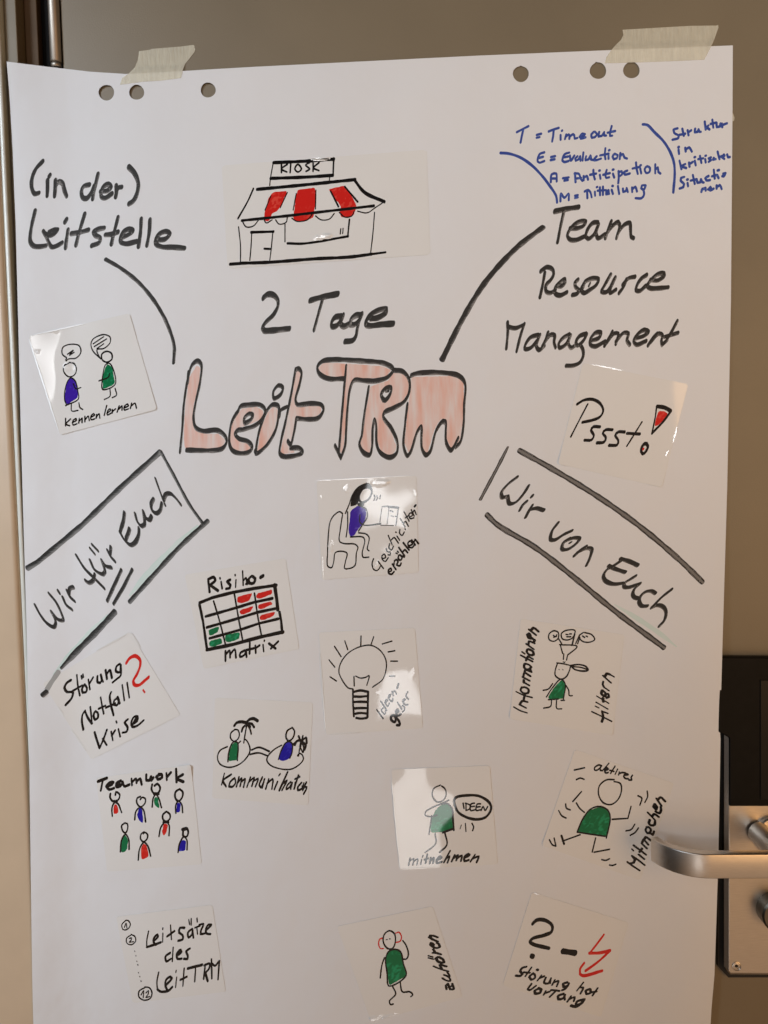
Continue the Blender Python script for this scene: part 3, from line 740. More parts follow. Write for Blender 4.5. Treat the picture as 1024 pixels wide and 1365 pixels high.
# half-way normals towards the windows and the added glare lamps are found here for the lifted places of the film
def slope_to(px, py, target):
    p = at(px, py, .003); h_ = ((Vector(target)-p).normalized()+(CPOS-p).normalized()).normalized()
    return h_.x/h_.y, h_.z/h_.y          # dh/dx , dh/dz of a surface facing that way
WIN_U = (-0.55, -2.2, 0.37); WIN_S = (-1.5, -1.4, .40); GLARE_M = (-.11, -2.2, -.10); GLARE_L = (-.07, -2.2, -.84); GLARE_F = (-.03, -2.2, -1.30)  # M, L and F are the added glare lamps
def facet(px, py, ru, rv, target, ang=0):
    sx, sz = slope_to(px, py, target)
    return (px, py, ru, rv, R(ang), sx, -sz)
def normal_to(px, py, target):
    sx, sz = slope_to(px, py, target); return (-sz, -sx)

card('kiosk', [(295.6, 220.6), (569, 199.4), (573.8, 339.4), (303.4, 358)], 'wide card with a drawing of a kiosk under a red striped awning', 1, .06,
     facets=[facet(428, 212, 11, 2.6, WIN_U, -3), facet(431, 317, 12, 2.8, WIN_U, -8)])
card('kennen', [(38, 448), (172.7, 417.6), (209.5, 545.8), (80, 580)], 'card with two little figures talking in speech bubbles above the words kennen lernen', 2, 1.1,
     facets=[facet(80, 442, 5, 3, WIN_U), facet(58, 470, 2.5, 2.5, WIN_U), facet(96, 490, 6, 5, WIN_U)])
card('risiko', [(246.2, 766), (380.6, 744), (399, 865), (271.6, 891.7)], 'card with a red and green grid between the words Risiko and matrix', 3, .06)
card('gesch', [(421.9, 641), (555.3, 634), (558, 763), (429, 773)], 'card with a violet-dressed figure reading on a chair', 4, .7,
     facets=[facet(508, 643, 11, 4, WIN_U, -5), facet(463, 650, 4, 5, WIN_U, 20), facet(442, 728, 2.6, 9, GLARE_M), facet(501, 750, 5, 6, GLARE_M)])
card('ideen', [(425, 843), (553, 836.7), (563.8, 970.6), (434.6, 979.4)], 'card with a drawn light bulb and rays', 5, .5,
     facets=[facet(550, 895, 5, 10, GLARE_L, 15), facet(504, 921, 5, 3, GLARE_L)])
card('pssst', [(776.9, 483.7), (917.5, 512), (882.3, 649.7), (743.7, 618.4)], 'card with the word Pssst and a red exclamation mark', 6, .06, bow=1.5, curl=[(743.7, 618.4, 40, .0012), (882.3, 649.7, 45, .0014)])
card('stoerung', [(173, 842), (240.7, 953), (121.8, 1012.5), (57, 911)], 'card with the words Störung Notfall Krise and a red question mark', 7, .04)
card('komm', [(286.4, 930), (417, 936), (411, 1073.5), (283, 1064)], 'card with two figures on palm islands joined by a bridge', 8, .05)
card('team', [(128, 1037), (254.4, 1019), (269, 1152), (143, 1162)], 'card with eight small coloured figures under the word Teamwork', 9, .05, curl=[(254, 1019, 30, .0022), (128, 1037, 22, .001)])
card('leits', [(155, 1222), (283, 1206), (301, 1322), (177, 1337)], 'card with the words Leitsätze des LeitTRM beside circled numbers', 10, .04)
card('mitn', [(521.4, 1025.8), (653, 1020.5), (663.5, 1152), (533.4, 1159.4)], 'card with a striding green figure and a bubble reading IDEEN', 11, .9)
card('zuh', [(449, 1235), (576.7, 1208), (616.7, 1329), (494.7, 1362)], 'card with a green figure with red ears cupping a hand', 12, .06,
     facets=[facet(500, 1355, 16, 6, GLARE_F, -12), facet(522, 1350, 12, 3.5, GLARE_F, -14)])
card('vorrang', [(709, 1189), (838, 1230), (801, 1356), (670, 1313.6)], 'card with a question mark and a red lightning arrow', 13, .05, bow=1.2)
card('aktiv', [(766.4, 999), (898.7, 1044), (853.5, 1173.5), (722.3, 1127)], 'card with a green figure waving its arms under the lever handle', 14, .05, bow=1.4, curl=[(722, 1127, 40, .0010), (853, 1173, 40, .0008)])
card('infor', [(694, 824.6), (832.4, 846), (816.6, 980.5), (679.3, 958.2)], 'card with a figure under a funnel of thought bubbles', 15, .05, bow=1.4, curl=[(679, 958, 35, .0012), (816, 980, 40, .0018)])
film_lip('stoerung', [(128, 868, 169, 845.5, 2.2, *normal_to(150, 857, WIN_U)), (175, 843.5, 187, 862.5, 2.2, *normal_to(180, 855, WIN_U)), (77, 942, 86, 956, 2.4, *normal_to(80, 950, WIN_U)), (95, 972, 115, 1001, 2.2, *normal_to(105, 987, WIN_U))])
film_lip('kennen', [(39, 452, 79, 576, 2.0, *normal_to(60, 520, WIN_S)), (42, 447.5, 116, 431, 1.6, *normal_to(80, 440, WIN_S))])
film_lip('ideen', [(427, 870, 434, 972, 2.0, *normal_to(430, 920, WIN_U)), (440, 979, 480, 976, 1.4, *normal_to(460, 978, WIN_U))])
film_lip('mitn', [(522.5, 1040, 533.5, 1156, 2.2, *normal_to(528, 1100, GLARE_F)), (534, 1158.6, 580, 1156, 1.6, *normal_to(550, 1157, GLARE_F))])
film_lip('gesch', [(427.5, 660, 429, 664, 2.4, *normal_to(428, 662, GLARE_M)), (552, 652, 555, 662, 3.0, *normal_to(553, 657, WIN_U)), (424, 640.8, 550, 634.3, 1.1, *normal_to(490, 638, WIN_U)), (430, 740, 431.5, 770, 1.4, *normal_to(430, 755, GLARE_M))])
film_lip('pssst', [(897, 590, 903, 568, 2.0, *normal_to(900, 580, WIN_U)), (887, 608, 891, 600, 2.2, *normal_to(889, 604, WIN_U)), (790, 486, 830, 494, 1.2, *normal_to(800, 488, WIN_U))])
film_lip('vorrang', [(712, 1190, 718, 1192.5, 1.6, *normal_to(715, 1191, GLARE_F))])

thin = NB(1.9, 1.6); med = NB(2.9, 2.3)
K = 'kiosk'
card_ink(K, 'colour_fill', M_RED, [('blob', 'KI', '''270,246 327,241 300,305 285,325 262,335 257,363 236,368 232,340 250,270
 375,236 447,227 448,290 440,350 415,362 365,367 357,350 366,280
 508,233 574,219 600,255 624,300 610,344 561,350 552,330 560,305 522,255''')], .00002, 'red awning stripe')
card_ink(K, 'line_drawing', M_INK, [('KI', NB(4.4, 2.6, -80), '''270,118 400,112 530,103;*.8 528,100 525,175;258,185 400,180 525,172;200,232 380,215 620,190;*.75 185,230 160,285 120,355;*1.1 615,190 660,245 745,285;*.85 135,365 300,348 500,325 700,302
 *.9 85,551 130,548;130,547 250,543 450,528 600,520 690,508;*.7 690,508 750,500;*.8 175,415 272,412;*.75 330,462 400,463 590,432'''),
 ('KI', NB(1.7, 1.4), '''270,118 258,185 255,215;512,175 508,200;138,368 155,392 185,388 208,362;228,355 240,375 265,362;280,362 295,380 325,372 330,350;350,355 370,368 415,362 435,340;450,345 475,362 510,358 530,335;552,330 575,350 605,345 615,325;630,325 670,332 705,310 735,290
 260,260 235,320;330,245 300,310;368,250 355,320;452,235 450,315;*1.5 515,240 548,305;*1.5 575,220 630,285;122,392 130,470 130,545;702,330 695,420 685,505;178,420 175,480 170,535;268,415 262,480 255,535;*1.6 232,485 258,486;320,380 320,455;*1.5 595,360 588,430;558,400 556,422;568,398 566,420''')])
card_ink(K, 'lettering', M_INK, [('KI', NB(2.5, 2), '305,125 305,160;330,125 305,145 328,158;345,120 342,160;375,125 362,145 375,158 390,145 375,125;425,118 408,128 425,145 410,155;440,120 440,155;465,118 442,140 465,152')])
K = 'kennen'
card_ink(K, 'colour_fill', M_VIOLET, [('blob', 'KL', '365,686 390,692 403,740 408,785 352,823 342,800 347,730 355,697')], .00002, 'violet dress')
card_ink(K, 'colour_fill', M_GREEN, [('blob', 'KL', '565,611 590,632 603,714 541,743 540,690 552,632')], .00002, 'green dress')
card_ink(K, 'line_drawing', M_INK, [('KL', NB(1.8, 1.4), '''345,590 350,580 328,560 330,525 370,508 415,515 425,550 400,580 360,585 348,595;355,560 385,540 365,565 390,550;365,605 338,620 335,650 360,678 390,670 402,640 390,610 365,603;350,825 340,800 348,720 372,684 395,700 410,760 412,795 345,830;385,715 400,742 425,735;375,820 378,858 410,855;415,815 420,840 435,850
 525,580 490,545 478,510 490,480 545,457 578,470 578,500 545,530 510,535 515,560 530,585;490,505 545,468;495,520 560,480;510,530 545,505;*1.3 560,545 535,560 538,590 562,602 588,585 585,555 560,545;540,745 538,690 555,615 575,608 595,640 605,718 540,745;520,700 570,680 575,660;578,745 578,780 548,798;605,740 612,775 590,788''')])
card_ink(K, 'lettering', M_INK, [('KN', NB(2.1, 1.7), '''70,260 70,350;130,265 75,330 120,350;155,310 205,280 200,260 160,290 165,340 210,325;240,260 235,315;245,290 275,255 275,310;310,235 310,300;315,275 350,230 365,285;385,245 430,215 420,200 385,230 390,275 430,265;455,210 450,255;455,240 485,200 495,255;580,100 550,220;590,190 630,155 620,140 590,170 590,215 640,190;650,150 650,190;655,170 690,140
 735,105 710,180;730,145 770,105 770,155;795,130 850,100 840,80 800,110 800,155 850,140;890,70 875,135;885,105 930,70 950,130''')])
K = 'risiko'
card_ink(K, 'colour_fill', M_RED, [('blob', 'RM', '''445,375 540,350 520,400 470,418 440,412;590,350 690,322 690,350 610,385 585,375;460,475 550,448 530,485 480,505 455,495;600,435 680,412 695,430 620,465 598,460;615,515 715,490 700,520 640,545 610,545''')], .00002, 'red cell')
card_ink(K, 'colour_fill', M_GREEN, [('blob', 'RM', '''220,625 290,602 285,640 230,665;350,665 445,648 440,690 370,715 350,700;230,712 305,690 315,725 250,750 228,740''')], .00002, 'green cell')
card_ink(K, 'line_drawing', M_INK, [('RM', NB(4.4, 3.6), '''!150,418 250,378 400,340 560,310 730,285;!*1.2 718,285 735,400 742,470;!*.95 755,490 768,560 775,645;!*1.1 205,775 400,735 600,680 780,640;!*.9 148,430 175,560 205,770;!*.9 195,522 430,455 560,415 700,385;!*.9 205,605 430,540 590,490 725,462;!*.85 225,688 450,625 600,575 745,540'''),
 ('RM', NB(2.3, 2), '255,405 300,555 345,735;412,345 445,540 475,700;565,345 590,520 618,665')])
card_ink(K, 'lettering', M_INK, [('RM', NB(4, 3), '''215,255 225,335;215,240 255,224 268,248 225,285;230,285 288,326;*.7 312,258 320,310;*.7 303,230 305,236;380,245 358,257 383,285 378,306 350,312;*.6 425,245 422,300;*.6 418,205 419,212;*.6 475,178 480,285;*.7 482,250 500,230 510,278;545,215 520,240 530,270 560,268 570,235 548,217;*.8 500,275 525,270;*1.2 612,225 630,214'''),
 ('RM', NB(3.4, 2.5), '''345,785 345,858;345,812 375,782 380,833;380,812 415,772 425,833;490,780 457,800 457,828 490,813 500,785 505,828;530,720 528,803;500,777 560,764;572,745 575,798;575,762 603,742;*.7 630,737 635,788;*.7 640,703 640,708;675,727 725,765;745,712 690,765''')])
K = 'gesch'
card_ink(K, 'hair_fill', M_INK, [('blob', 'GE', '430,130 465,120 490,150 488,190 470,150 440,150 415,190 400,250 385,270 345,282 352,220 380,165')], .00002, 'dark hair')
card_ink(K, 'colour_fill', M_VIOLET, [('blob', 'GE', '347,312 400,277 440,292 453,330 438,388 400,430 370,478 340,483 332,430 342,370')], .00002, 'violet dress')
card_ink(K, 'line_drawing', M_INK, [('GE', NB(1.9, 1.5), '''290,330 270,318 230,345 205,390 195,460 188,600 190,690 215,700 230,660 240,600 270,588 320,600 310,660 305,705 340,705 375,685 385,600 395,560 375,540 300,535 270,520 275,440 290,340;455,125 400,150 360,200 335,270 310,330;*1.5 450,153 420,175 402,225 420,255 460,240 485,205 488,165 450,153;*2 400,267 430,270
 400,275 450,300 460,350 425,410 400,450;325,320 325,410 315,490;410,340 410,390 440,410 550,400;345,490 430,492 442,515 425,600 430,628 470,628;400,462 450,470 472,495 460,575 472,585;505,205 512,215 505,240;525,210 530,220 520,240;550,205 545,230;*.8 560,285 545,390;*.8 562,284 600,280;*1.5 605,285 670,290;*.7 608,290 595,400;672,290 655,410;615,310 635,318;*.8 620,345 640,352;*.8 650,350 660,350;*.6 550,410 640,412''')])
card_ink(K, 'lettering', M_INK, [('GT', NB(1.9, 1.6), '''185,870 165,930 185,1010 230,1030 270,990 280,950;245,900 280,950 320,1000;300,870 350,850 330,805 300,830 310,885 345,905 385,855;360,730 370,770 410,780 410,820 385,815;405,665 395,720 430,750 455,700;385,550 440,680;430,610 465,580 525,655;505,560 540,615;488,505 495,508;545,470 540,520 575,550 605,505;615,462 618,466;550,320 615,435;590,390 620,360 660,425
 600,225 670,355;620,310 660,280;680,300 720,270 700,240 670,260 685,320 735,310;700,200 740,285;725,235 740,205 768,265;*1.5 745,155 760,137'''),
 ('GT', NB(2.5, 2), '''390,1050 430,1030 420,1000 390,1020 390,1065 430,1080 465,1045;440,940 490,1015;460,970 465,927;470,900 495,880 520,910 500,950 545,965 560,930;530,820 520,860 550,890 575,850 545,815;575,830 605,845;*.8 490,790 510,800;*.8 510,765 525,780;530,715 610,830;590,770 610,745 650,785;590,650 670,750;670,690 715,670 690,625 655,650 670,710 715,715 740,680;705,610 755,680;740,640 750,605 795,660''')])
K = 'ideen'
card_ink(K, 'line_drawing', M_INK, [('ID', NB(1.8, 1.5), '''345,503 310,495 260,430 238,370 255,300 310,230 400,182 480,172 545,205 590,270 598,340 570,430 495,488;170,410 220,443;163,282 207,337;205,180 255,258;283,138 305,205;406,102 404,178;502,107 480,172;567,162 640,140;612,222 663,213;632,292 683,292;622,406 662,405;352,408 355,480;365,405 400,420 440,415 467,402 450,475'''),
 ('ID', NB(3.4, 2.8), '''*.8 345,510 345,600 352,710;460,525 458,600 455,715;352,525 400,514 455,524;350,560 400,562 458,556;350,602 400,600 458,602;355,650 400,648 455,648;365,690 405,685 450,690;370,722 405,728 450,722''')])
card_ink(K, 'lettering', M_INK, [('IG', NB(2.2, 1.8), '''35,645 170,830;200,590 135,650 170,720 205,742 225,660;120,465 245,660;215,510 265,450 240,430 205,490 270,575 300,510;290,410 330,330 300,330 280,390 360,475 375,410;355,260 385,350;375,290 410,250 450,320;*1.4 493,105 467,190
 *1.6 390,765 335,795 345,865 415,905 437,830 390,765;*1.6 405,765 510,900 515,970 460,970;*1.4 440,720 500,680 470,640 432,690 480,775 540,740;470,490 565,640;575,560 620,600 615,660 580,690;590,480 640,430 610,420 580,470 640,545 690,540;690,270 650,350 700,430''')])
K = 'pssst'
card_ink(K, 'colour_fill', M_RED, [('blob', 'PS', '''758,402 772,396 778,404 790,398 806,404 822,416 790,460 748,500 731,505 737,460
 640,662 655,642 666,647 660,668 645,677''')], .00002, 'red exclamation mark')
card_ink(K, 'lettering', M_INK, [('PS', NB(2, 1.8), '275,350 220,455 158,576;645,472 600,545 540,640;*1.1 745,365 735,440 712,555'),
 ('PS', NB(4.2, 2.6, -70), '''202,352 250,324 310,320 358,347 380,395 358,438 310,460 237,476;358,507 312,507 297,530 316,565 300,596 252,598;443,527 397,527 377,550 398,580 385,611 337,616;526,542 482,542 462,565 483,600 475,630 420,633;542,551 630,556;*1.25 747,367 800,376 840,398;842,400 790,470 714,550;*1.15 662,622 645,642 638,673 649,692 670,676 685,640 676,622 662,622''')])
K = 'stoerung'
card_ink(K, 'line_showing_through', mat('grey_line_under_film', (.44, .45, .44), .10, nscale=40, namt=.2), [('WF', NB(6.5, 4.4, 60), '212,1118 180,1165 155,1205')], .00002, 'frame line seen through the clear film')
card_ink(K, 'line_end', M_BLACK, [('WF', NB(6.6, 4.2, 50), '!134,1232 155,1214')], .00003)
card_ink(K, 'question_mark', M_RED, [('SN', NB(5.2, 2.8, -70), '742,160 772,118 820,98 863,130 868,180 840,260 803,330 817,362 850,366 943,293;*.5 893,408 908,430')], .00003, 'red question mark')
card_ink(K, 'lettering', M_INK, [('SN', NB(3.5, 2.4, -60), '''*1.15 235,320 202,340 178,388 200,425 253,428 245,478 190,543;*.8 290,270 300,370 318,458;247,420 338,367;358,360 337,400 347,433 373,428 383,390 360,357;*.7 330,278 337,305;*.7 345,265 350,292;*.8 395,312 410,403;407,347 438,294;478,282 480,338 505,343 518,320 508,268;*.8 515,300 530,335;552,227 565,308;562,265 590,227 610,298;680,172 652,192 647,238 680,248 690,182;690,182 688,280 660,303 617,338
 350,768 337,700 342,632 365,597;365,602 390,660 428,713;*.8 428,713 420,620 412,562;460,602 442,640 457,678 483,658 478,612 460,602;*.8 507,475 520,550 535,623;490,578 550,551;603,427 590,460 600,540 625,638;557,568 638,532;660,482 632,502 627,543 655,548 673,500 660,472;665,490 680,530;*.75 703,362 723,503;*.75 748,342 768,478
 452,792 475,870 498,936;563,772 535,850 500,932;*.75 525,850 563,910;*.8 603,787 618,866;610,822 638,777;*.75 668,762 685,833;*.75 648,692 655,708;753,677 727,702 753,750 743,788 707,796;790,725 840,690 843,647 812,652 787,700 797,743 840,733 898,685;*1.5 815,700 830,670''')])
K = 'komm'
card_ink(K, 'colour_fill', M_GREEN, [('blob', 'KO', '280,441 299,446 297,594 260,599 223,604 231,530 251,465')], .00002, 'green dress')
card_ink(K, 'colour_fill', M_NAVY, [('blob', 'KO', '735,441 764,451 764,520 744,579 690,604 651,589 671,520 706,461')], .00002, 'blue dress')
card_ink(K, 'line_drawing', M_INK, [('KO', NB(2, 1.7), '''380,290 368,350 352,450;275,338 243,365 240,410 265,435 300,420 315,375 300,338 275,336;217,610 225,530 255,450 280,438 300,450 298,600;300,460 325,435;212,482 150,515 128,575 150,630 220,658 300,640 370,585 405,520 395,460 365,420 355,425;*1.3 420,510 480,488 570,522;*1.2 405,548 480,535 550,558;675,470 620,500 560,560 550,600 580,640 660,670 750,675 820,640 860,590 850,550 825,540 812,560
 *1.2 765,320 725,345 712,400 735,432 770,410 785,350 765,318;648,590 670,520 710,450 740,438 765,455 762,540 745,580;835,460 820,560;830,480 855,530'''),
 ('KO', NB(4.2, 3.2, -70), '''380,278 330,270 292,278 272,303;382,268 405,247 440,243 470,262;*.9 380,285 420,287 440,316;*.8 375,295 345,320 335,353;*.6 385,295 405,330 416,373;*.5 395,290 410,310 405,330;*.8 778,462 815,430 850,430;*.7 820,392 832,420 840,440;*.7 856,390 850,430;*.8 850,430 883,405 889,452;*.8 850,440 882,470 872,508;*.6 803,440 790,470;*.8 840,440 835,480;*.65 845,440 866,490 860,528''')])
card_ink(K, 'lettering', M_INK, [('KM', NB(3, 2), '''*.85 75,90 45,213;150,102 62,170 95,233;185,142 142,180 127,233 160,238 198,190 188,142;235,132 207,233;225,187 263,144 248,228;255,190 300,152 285,238;360,132 322,238;345,182 400,138 375,228;385,182 443,148 415,233;490,132 457,220 475,243 515,152;512,155 490,248;560,152 527,258;545,197 603,153 595,258;655,182 622,263;*.8 670,113 685,95
 *1.2 765,77 677,273;715,202 758,168 705,273;800,182 762,220 752,263 790,238 815,192 800,258;*1.1 883,112 837,258;845,152 898,127;850,190 842,248;918,192 877,240 877,273 918,258 943,197;970,187 932,273;925,230 973,242 942,313''')])
K = 'team'
card_ink(K, 'colour_fill', M_RED, [('blob', 'TW', '260,372 278,382 288,440 252,449 250,410;490,692 515,712 529,790 477,813 472,740;655,532 684,542 674,600 655,626 640,600')], .00002, 'red dress')
card_ink(K, 'colour_fill', M_NAVY, [('blob', 'TW', '455,406 478,416 485,500 489,524 466,514 441,470;760,366 789,366 780,439 756,439;800,662 829,672 824,740 771,749 777,700')], .00002, 'blue dress')
card_ink(K, 'colour_fill', M_GREEN, [('blob', 'TW', '580,316 604,322 619,404 600,399 576,370;340,626 364,662 354,739 325,758 306,740 316,680')], .00002, 'green dress')
card_ink(K, 'line_drawing', M_INK, [('TW', NB(2.3, 1.9), '''*1.2 225,290 222,320 245,350 290,335 298,295 270,275 265,300;*1.6 255,350 275,355;240,470 238,400 260,360 285,370 315,440;465,312 440,325 438,365 465,395 500,370 505,330 480,318 465,335;420,498 430,430 465,398 490,420 508,515;*1.3 560,215 555,255 580,290 615,275 622,235 600,210 580,225;*1.8 577,290 610,290;560,395 570,320 590,295 610,320 635,400;*1.25 775,255 748,275 745,320 770,350 800,320 805,275 780,252;750,445 750,380 770,350 795,370 805,440
 340,525 315,545 325,590 345,605 362,575 360,530 335,525;305,755 315,660 345,615 370,650 375,735;495,595 470,615 468,655 490,675 520,650 522,615 500,600 490,610;448,822 460,730 495,680 525,710 548,790;*1.15 670,435 645,460 650,500 675,512 702,490 702,455 675,432;*1.4 650,518 690,518;615,632 630,560 668,515 695,540 695,625;*1.3 800,575 835,565 850,600 835,635 810,630 808,590;*1.6 805,580 840,570;768,760 780,690 815,635 838,660 840,740''')])
card_ink(K, 'lettering', M_INK, [('T2', NB(3.9, 3.0, -70), '''*1.15 80,158 163,127;*.8 125,150 106,248;160,205 213,190 228,167 195,167 162,205 190,238 235,223;300,152 258,177 262,213 300,203 318,162;*1.2 275,195 285,180;320,167 335,206 383,190;*.85 405,132 410,193;*.9 410,167 448,132 455,173;*.9 455,162 488,132 505,188;550,92 552,148 580,148 595,112 600,148 618,122;685,92 647,112 662,138 703,120 698,87 670,87;*.8 745,77 750,143;755,112 788,72;840,37 845,163;*1.1 905,92 852,130 910,162''')])
K = 'leits'
card_ink(K, 'line_drawing', M_INK, [('LS', NB(1.7, 1.4), '''150,145 122,175 130,210 160,210 183,175 165,145 148,146;140,195 152,165 158,200;190,248 155,275 160,310 190,320 220,295 215,260 188,246;175,275 190,270 190,285 175,300 205,298;*.7 213,364 215,368;*.7 222,397 223,401;*.7 228,437 230,440;*.9 235,462 237,466;*.7 240,519 242,522;*.8 250,547 252,551;*.8 258,579 261,583;*1.2 290,625 245,655 245,695 280,718 325,705 338,665 320,630 287,623;260,680 278,650 275,700;295,665 312,650 310,675 295,698 322,692''')])
card_ink(K, 'lettering', M_INK, [('LL', NB(3.1, 2.2, -70), '''*.75 155,225 135,330 135,405;*1.15 135,405 220,378 293,352;*1.1 215,338 263,282 253,264 217,300 212,348 240,380;*.65 318,247 315,348;*.65 318,187 316,203;*.7 405,155 415,318;*1.1 367,283 450,223;*1.15 563,187 512,188 503,240 543,270 543,318 492,332;650,197 603,240 612,297 648,260 655,202;653,202 665,298;*.7 612,92 622,148;*.7 640,82 640,153;*.7 705,77 710,118;*.7 705,190 712,258;*.9 682,185 740,162;730,152 778,143 750,220 747,256 800,248;*1.1 812,210 868,152 840,148 808,190 812,248 858,257
 *1.1 400,472 348,510 358,567 410,538;*.7 435,407 425,568;*1.2 480,500 528,460 518,438 478,480 483,538 530,537;*1.1 625,422 583,452 600,500 598,538 557,538
 *.8 270,692 250,800 256,885;*1.2 256,885 290,911 380,902 423,860;*1.2 352,838 418,760 400,743 353,780 348,850 375,906;*.65 475,747 462,863;*.65 470,672 465,693;*.75 560,647 545,848;517,778 590,742;*1.3 602,648 763,607;*.75 690,632 680,798;*.9 800,602 782,768;*1.05 790,612 848,592 843,650 800,698;*1.3 800,700 828,790;*.9 870,542 875,763;875,592 910,618 958,562;*.9 960,562 945,773''')])
K = 'mitn'
card_ink(K, 'colour_fill', M_GREEN, [('blob', 'MN', '500,361 550,356 584,400 589,535 520,559 426,564 431,460 461,400')], .00002, 'green dress')
card_ink(K, 'line_drawing', M_INK, [('MN', NB(2, 1.7), '''495,208 445,235 435,290 470,335 515,325 540,280 530,235 505,215;560,322 500,350 430,380 385,410 380,435 430,448 470,435;430,440 410,580;*1.3 500,350 550,350 585,390 590,450 598,550;*1.4 515,567 590,540;455,575 460,650 380,720;*1.2 530,570 545,660 490,718;*1.8 605,310 720,285 800,295 870,345 880,390 840,450 770,468 690,450 625,405 605,310;*.6 655,510 645,540;*.8 685,498 690,560;735,498 748,525 740,553''')])
card_ink(K, 'lettering', M_INK, [('MN', NB(2, 1.7), '668,345 675,385;690,345 690,395;685,345 720,360 715,390 690,400;755,345 730,350 725,400 760,395;728,372 755,368;800,350 775,352 768,400 800,395;772,375 798,372;805,400 820,370 835,400 855,370'),
 ('NM', NB(3, 2.2, -60), '''*.8 65,137 47,228;*.8 60,175 113,142 100,223;*.8 110,180 163,147 155,223;*.8 215,152 205,218;*.8 235,102 228,120;290,87 267,198;252,155 300,141;335,132 322,203;330,172 373,132 365,198;*1.15 412,160 473,130 455,112 412,155 413,198 478,184;585,42 507,188;535,142 578,112 552,193;645,97 607,178;625,142 688,98 667,163;670,142 738,103 727,173;*1.2 772,130 838,95 820,83 773,120 773,173 828,160;910,92 852,178;*1.1 880,142 957,115 932,188''')])
K = 'zuh'
card_ink(K, 'colour_fill', M_GREEN, [('blob', 'ZU', '435,337 479,352 499,430 516,514 406,578 392,500 382,400 402,352')], .00002, 'green dress')
card_ink(K, 'ear_outline', M_RED, [('ZU', NB(1.7, 1.5), '360,258 340,265 332,300 345,330 365,330;448,225 470,218 488,250 478,280 448,288')], .00003, 'red ear')
card_ink(K, 'line_drawing', M_INK, [('ZU', NB(2.2, 1.8), '''405,208 370,235 365,290 395,330 425,330 445,290 440,230 405,208;*.6 382,270 392,268;*.6 405,264 412,264;435,335 480,350 500,430 518,515 402,585 390,500 380,400 400,350 435,335;372,392 355,440 343,530;497,275 520,310 535,370 520,402 495,400;428,590 448,640 405,690 415,712 432,708;478,555 495,625 545,625 565,645 552,658''')])
card_ink(K, 'lettering', M_INK, [('ZH', NB(3.2, 2.4, -20), '''488,1262 475,1180 515,1142;515,1142 565,1262;565,1262 640,1262 610,1147;535,1215 615,1190;*.8 397,1025 480,1075 570,1085 545,1012 432,955;*.8 432,955 555,990 502,892;*.8 207,770 350,830 528,880;390,828 342,742 485,775;*1.2 300,577 262,600 292,658 360,692 436,688 418,630 340,582 300,574;*.8 97,590 208,620;*.8 97,545 193,575;192,482 280,490 368,518;*1.1 250,480 202,407;*1.1 200,350 213,312 152,272 143,305 200,358 290,383 342,360 328,300 282,267;112,147 200,200 300,243;*1.1 172,190 134,114 200,117 298,153''')])
K = 'vorrang'
card_ink(K, 'red_drawing', M_RED, [('SV', NB(3.6, 2.6), '*.9 782,355 730,425 680,488;*1.2 678,488 750,486 825,470;825,472 740,550 650,615;640,560 612,600 610,638;*1.2 610,638 632,650 770,615')], .00003, 'red lightning arrow')
card_ink(K, 'question_mark', M_INK, [('SV', NB(5, 3.4, -70), '270,277 300,250 360,252 410,290 405,335 350,360 272,382 250,405 272,423 388,453;*1.5 262,508 272,512;*1.6 487,474 575,487')])
card_ink(K, 'lettering', M_INK, [('SH', NB(3.1, 2.3, -40), '''*1.15 172,147 127,160 107,195 130,225 110,243 62,240;*.8 225,155 160,248;*.9 142,205 208,211;*1.1 240,217 202,255 222,283 263,263 258,227 238,217;*1.2 282,177 293,182;*.8 330,237 287,293;310,267 358,247;375,262 357,315 400,323 430,267;*.8 430,267 422,322;470,287 442,338;455,315 508,297 490,353;*1.2 598,312 557,327 562,358 608,343 618,322;*1.2 608,342 580,378 547,393
 *.8 770,312 702,398;735,362 768,367 740,428;*1.2 835,382 793,400 802,433 848,418 843,387;920,372 867,448;850,417 908,407;225,327 187,385 205,393 273,347;*1.25 300,377 258,400 263,428 318,418 328,387 300,372;*.8 375,402 352,443;367,425 418,407;480,402 417,463;430,392 500,398 518,402;*1.2 560,432 503,455 507,488 558,478 578,442;570,450 575,493;640,457 602,513;620,490 678,467 670,508;*1.35 768,492 703,512 693,548 748,533 778,492;*1.35 760,522 692,567 642,555''')])
K = 'aktiv'
card_ink(K, 'colour_fill', M_GREEN, [('blob', 'AM', '440,420 489,437 503,490 479,603 292,578 332,480 372,441')], .00002, 'green dress')
card_ink(K, 'line_drawing', M_INK, [('AM', NB(2.1, 1.8), '''530,240 480,242 435,280 430,340 460,390 510,402 555,370 578,310 570,265 530,252;290,580 330,490 380,430 440,415 490,440 505,490 480,620;290,582 480,610;337,453 305,425 285,392;262,382 318,318;518,498 620,492;620,492 640,415;310,598 195,640;*1.4 188,605 205,658;410,620 388,710;400,712 500,693
 272,178 338,163;285,240 310,230 335,238;215,398 220,425 245,437;170,442 190,475 218,490;685,345 710,360 698,405;745,315 748,350 730,388;607,573 640,565 665,530;635,602 665,585 688,555;110,632 130,665 152,672;152,672 140,620;450,760 475,765 500,755;500,795 520,798 542,790''')])
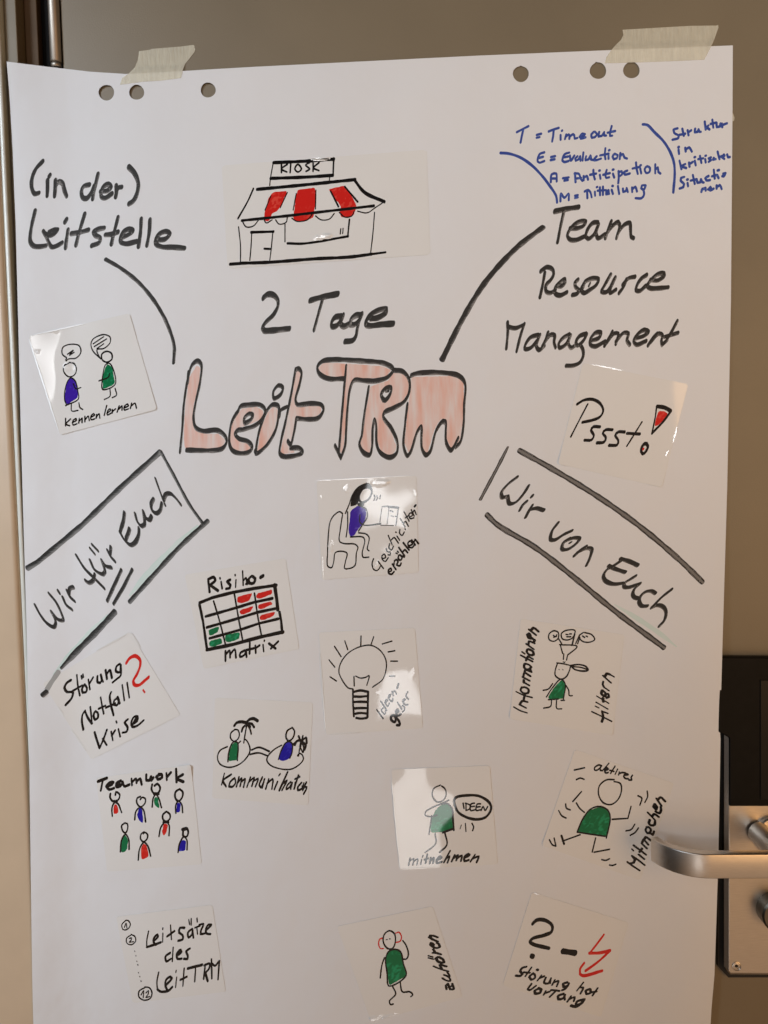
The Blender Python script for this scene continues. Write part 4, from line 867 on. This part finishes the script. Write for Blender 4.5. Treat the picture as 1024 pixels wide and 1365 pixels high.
card_ink(K, 'lettering', M_INK, [('AK', NB(2.4, 1.9), '''270,172 210,152 122,210 122,258 170,263 250,200 265,167;240,222 242,268 288,270;*.8 423,117 302,253;*1.1 330,252 378,212 408,240 332,280 360,322 408,310;*.9 550,182 457,328;442,265 528,290;*.9 605,242 552,348;*.9 640,297 625,363;640,332 700,312 768,320;750,368 828,358 820,342 762,342 732,390 770,437 830,443;915,372 887,420 903,466 842,468'''),
 ('MT', NB(3.2, 2.5, 30), '''175,1042 255,1100 343,1158;*1.1 205,1062 262,1048 278,1010 240,957;240,957 320,1010 413,1083;332,937 408,998;*.8 238,860 255,880;260,807 345,870 433,938;*1.1 342,900 378,852;372,780 443,848;*1.1 380,765 397,727 463,795;*1.1 405,725 430,692 498,737;445,552 426,590 452,636 490,636 503,592 472,552 445,552;485,622 525,660 545,612;*1.1 485,452 472,490 502,528 553,518 560,472;*.9 457,347 505,395 562,458;*1.05 520,405 548,368 610,408;*1.4 558,235 542,268 572,300 582,268 560,237;*1.1 570,335 622,358 645,310 640,272;580,152 648,253;*1.1 600,170 638,134 700,190''')])
K = 'infor'
card_ink(K, 'colour_fill', M_GREEN, [('blob', 'IF', '425,464 448,500 438,599 336,604 327,590 372,520')], .00002, 'green dress')
card_ink(K, 'line_drawing', M_INK, [('IF', NB(1.9, 1.6), '''370,112 335,135 335,175 370,188 400,165 400,125 370,112;520,110 450,112 422,135 430,170 470,178 505,160 520,110;590,125 640,140 662,175 620,195 570,185 550,150 580,125;365,145 380,155 390,140;368,158 388,152;455,138 470,140;480,135 495,135;460,155 490,155;575,150 590,160;600,150 610,155;400,165 425,205;*1.3 518,135 500,215;550,150 525,205;555,160 540,205
 410,212 535,225 470,285;415,215 432,275;440,280 437,318;468,285 460,322;*.7 435,335 445,340 450,335;*1.1 395,345 378,400 380,435 420,460 455,445 480,400 490,360;390,343 440,350 490,362;*.6 405,390 408,392;*.6 432,390 435,394;*1.2 490,362 550,355 600,370 615,395 580,402 520,390 490,365;500,370 560,375 610,390;315,588 360,520 420,460 450,495 437,605;330,607 400,603;420,612 445,612;360,492 330,530 292,540;455,505 475,540 480,578 502,578;352,612 345,655 295,668;388,615 390,670 425,673''')])
card_ink(K, 'lettering', M_INK, [('IR', NB(3, 2.4, 30), '''*.8 55,1182 140,1230 238,1263;132,1147 223,1193;*1.1 140,1140 170,1097 243,1111;*.8 87,967 190,1015 308,1048;*1.1 192,1073 207,1012;165,902 147,945 192,988 253,983 258,932 200,902 162,912;187,832 268,878;*1.2 197,840 192,807;177,762 273,813;*1.1 187,752 202,702 283,748;*1.1 202,702 212,662 298,688;*1.1 202,582 197,630 250,658 298,620 270,592 212,572;280,640 298,688;152,457 230,500 313,543;*1.1 222,530 250,477;250,470 318,508;*.8 170,410 205,435;*1.2 240,377 232,410 280,453 328,448 318,400 260,372;227,297 333,373;*1.1 257,310 267,262 343,290
 *1.35 288,205 268,155 243,172 262,213 310,220;*1.2 310,222 345,243 330,278;267,97 363,173;*1.2 290,110 330,73 397,123'''),
 ('FT', NB(2.6, 2, 30), '''72,1002 280,1100 513,1218;*1.4 295,1228 325,1130 302,992;302,992 428,1038;*.8 147,876 225,911;*.9 167,787 428,938;*.9 182,647 448,808;*1.5 328,770 322,695;*1.5 302,525 285,590 355,645 385,590 312,515;*1.3 400,685 455,660 440,597;*1.2 330,315 315,380 350,448;350,448 458,523;322,182 503,343;*1.4 372,190 410,136 480,155;480,152 573,208''')])
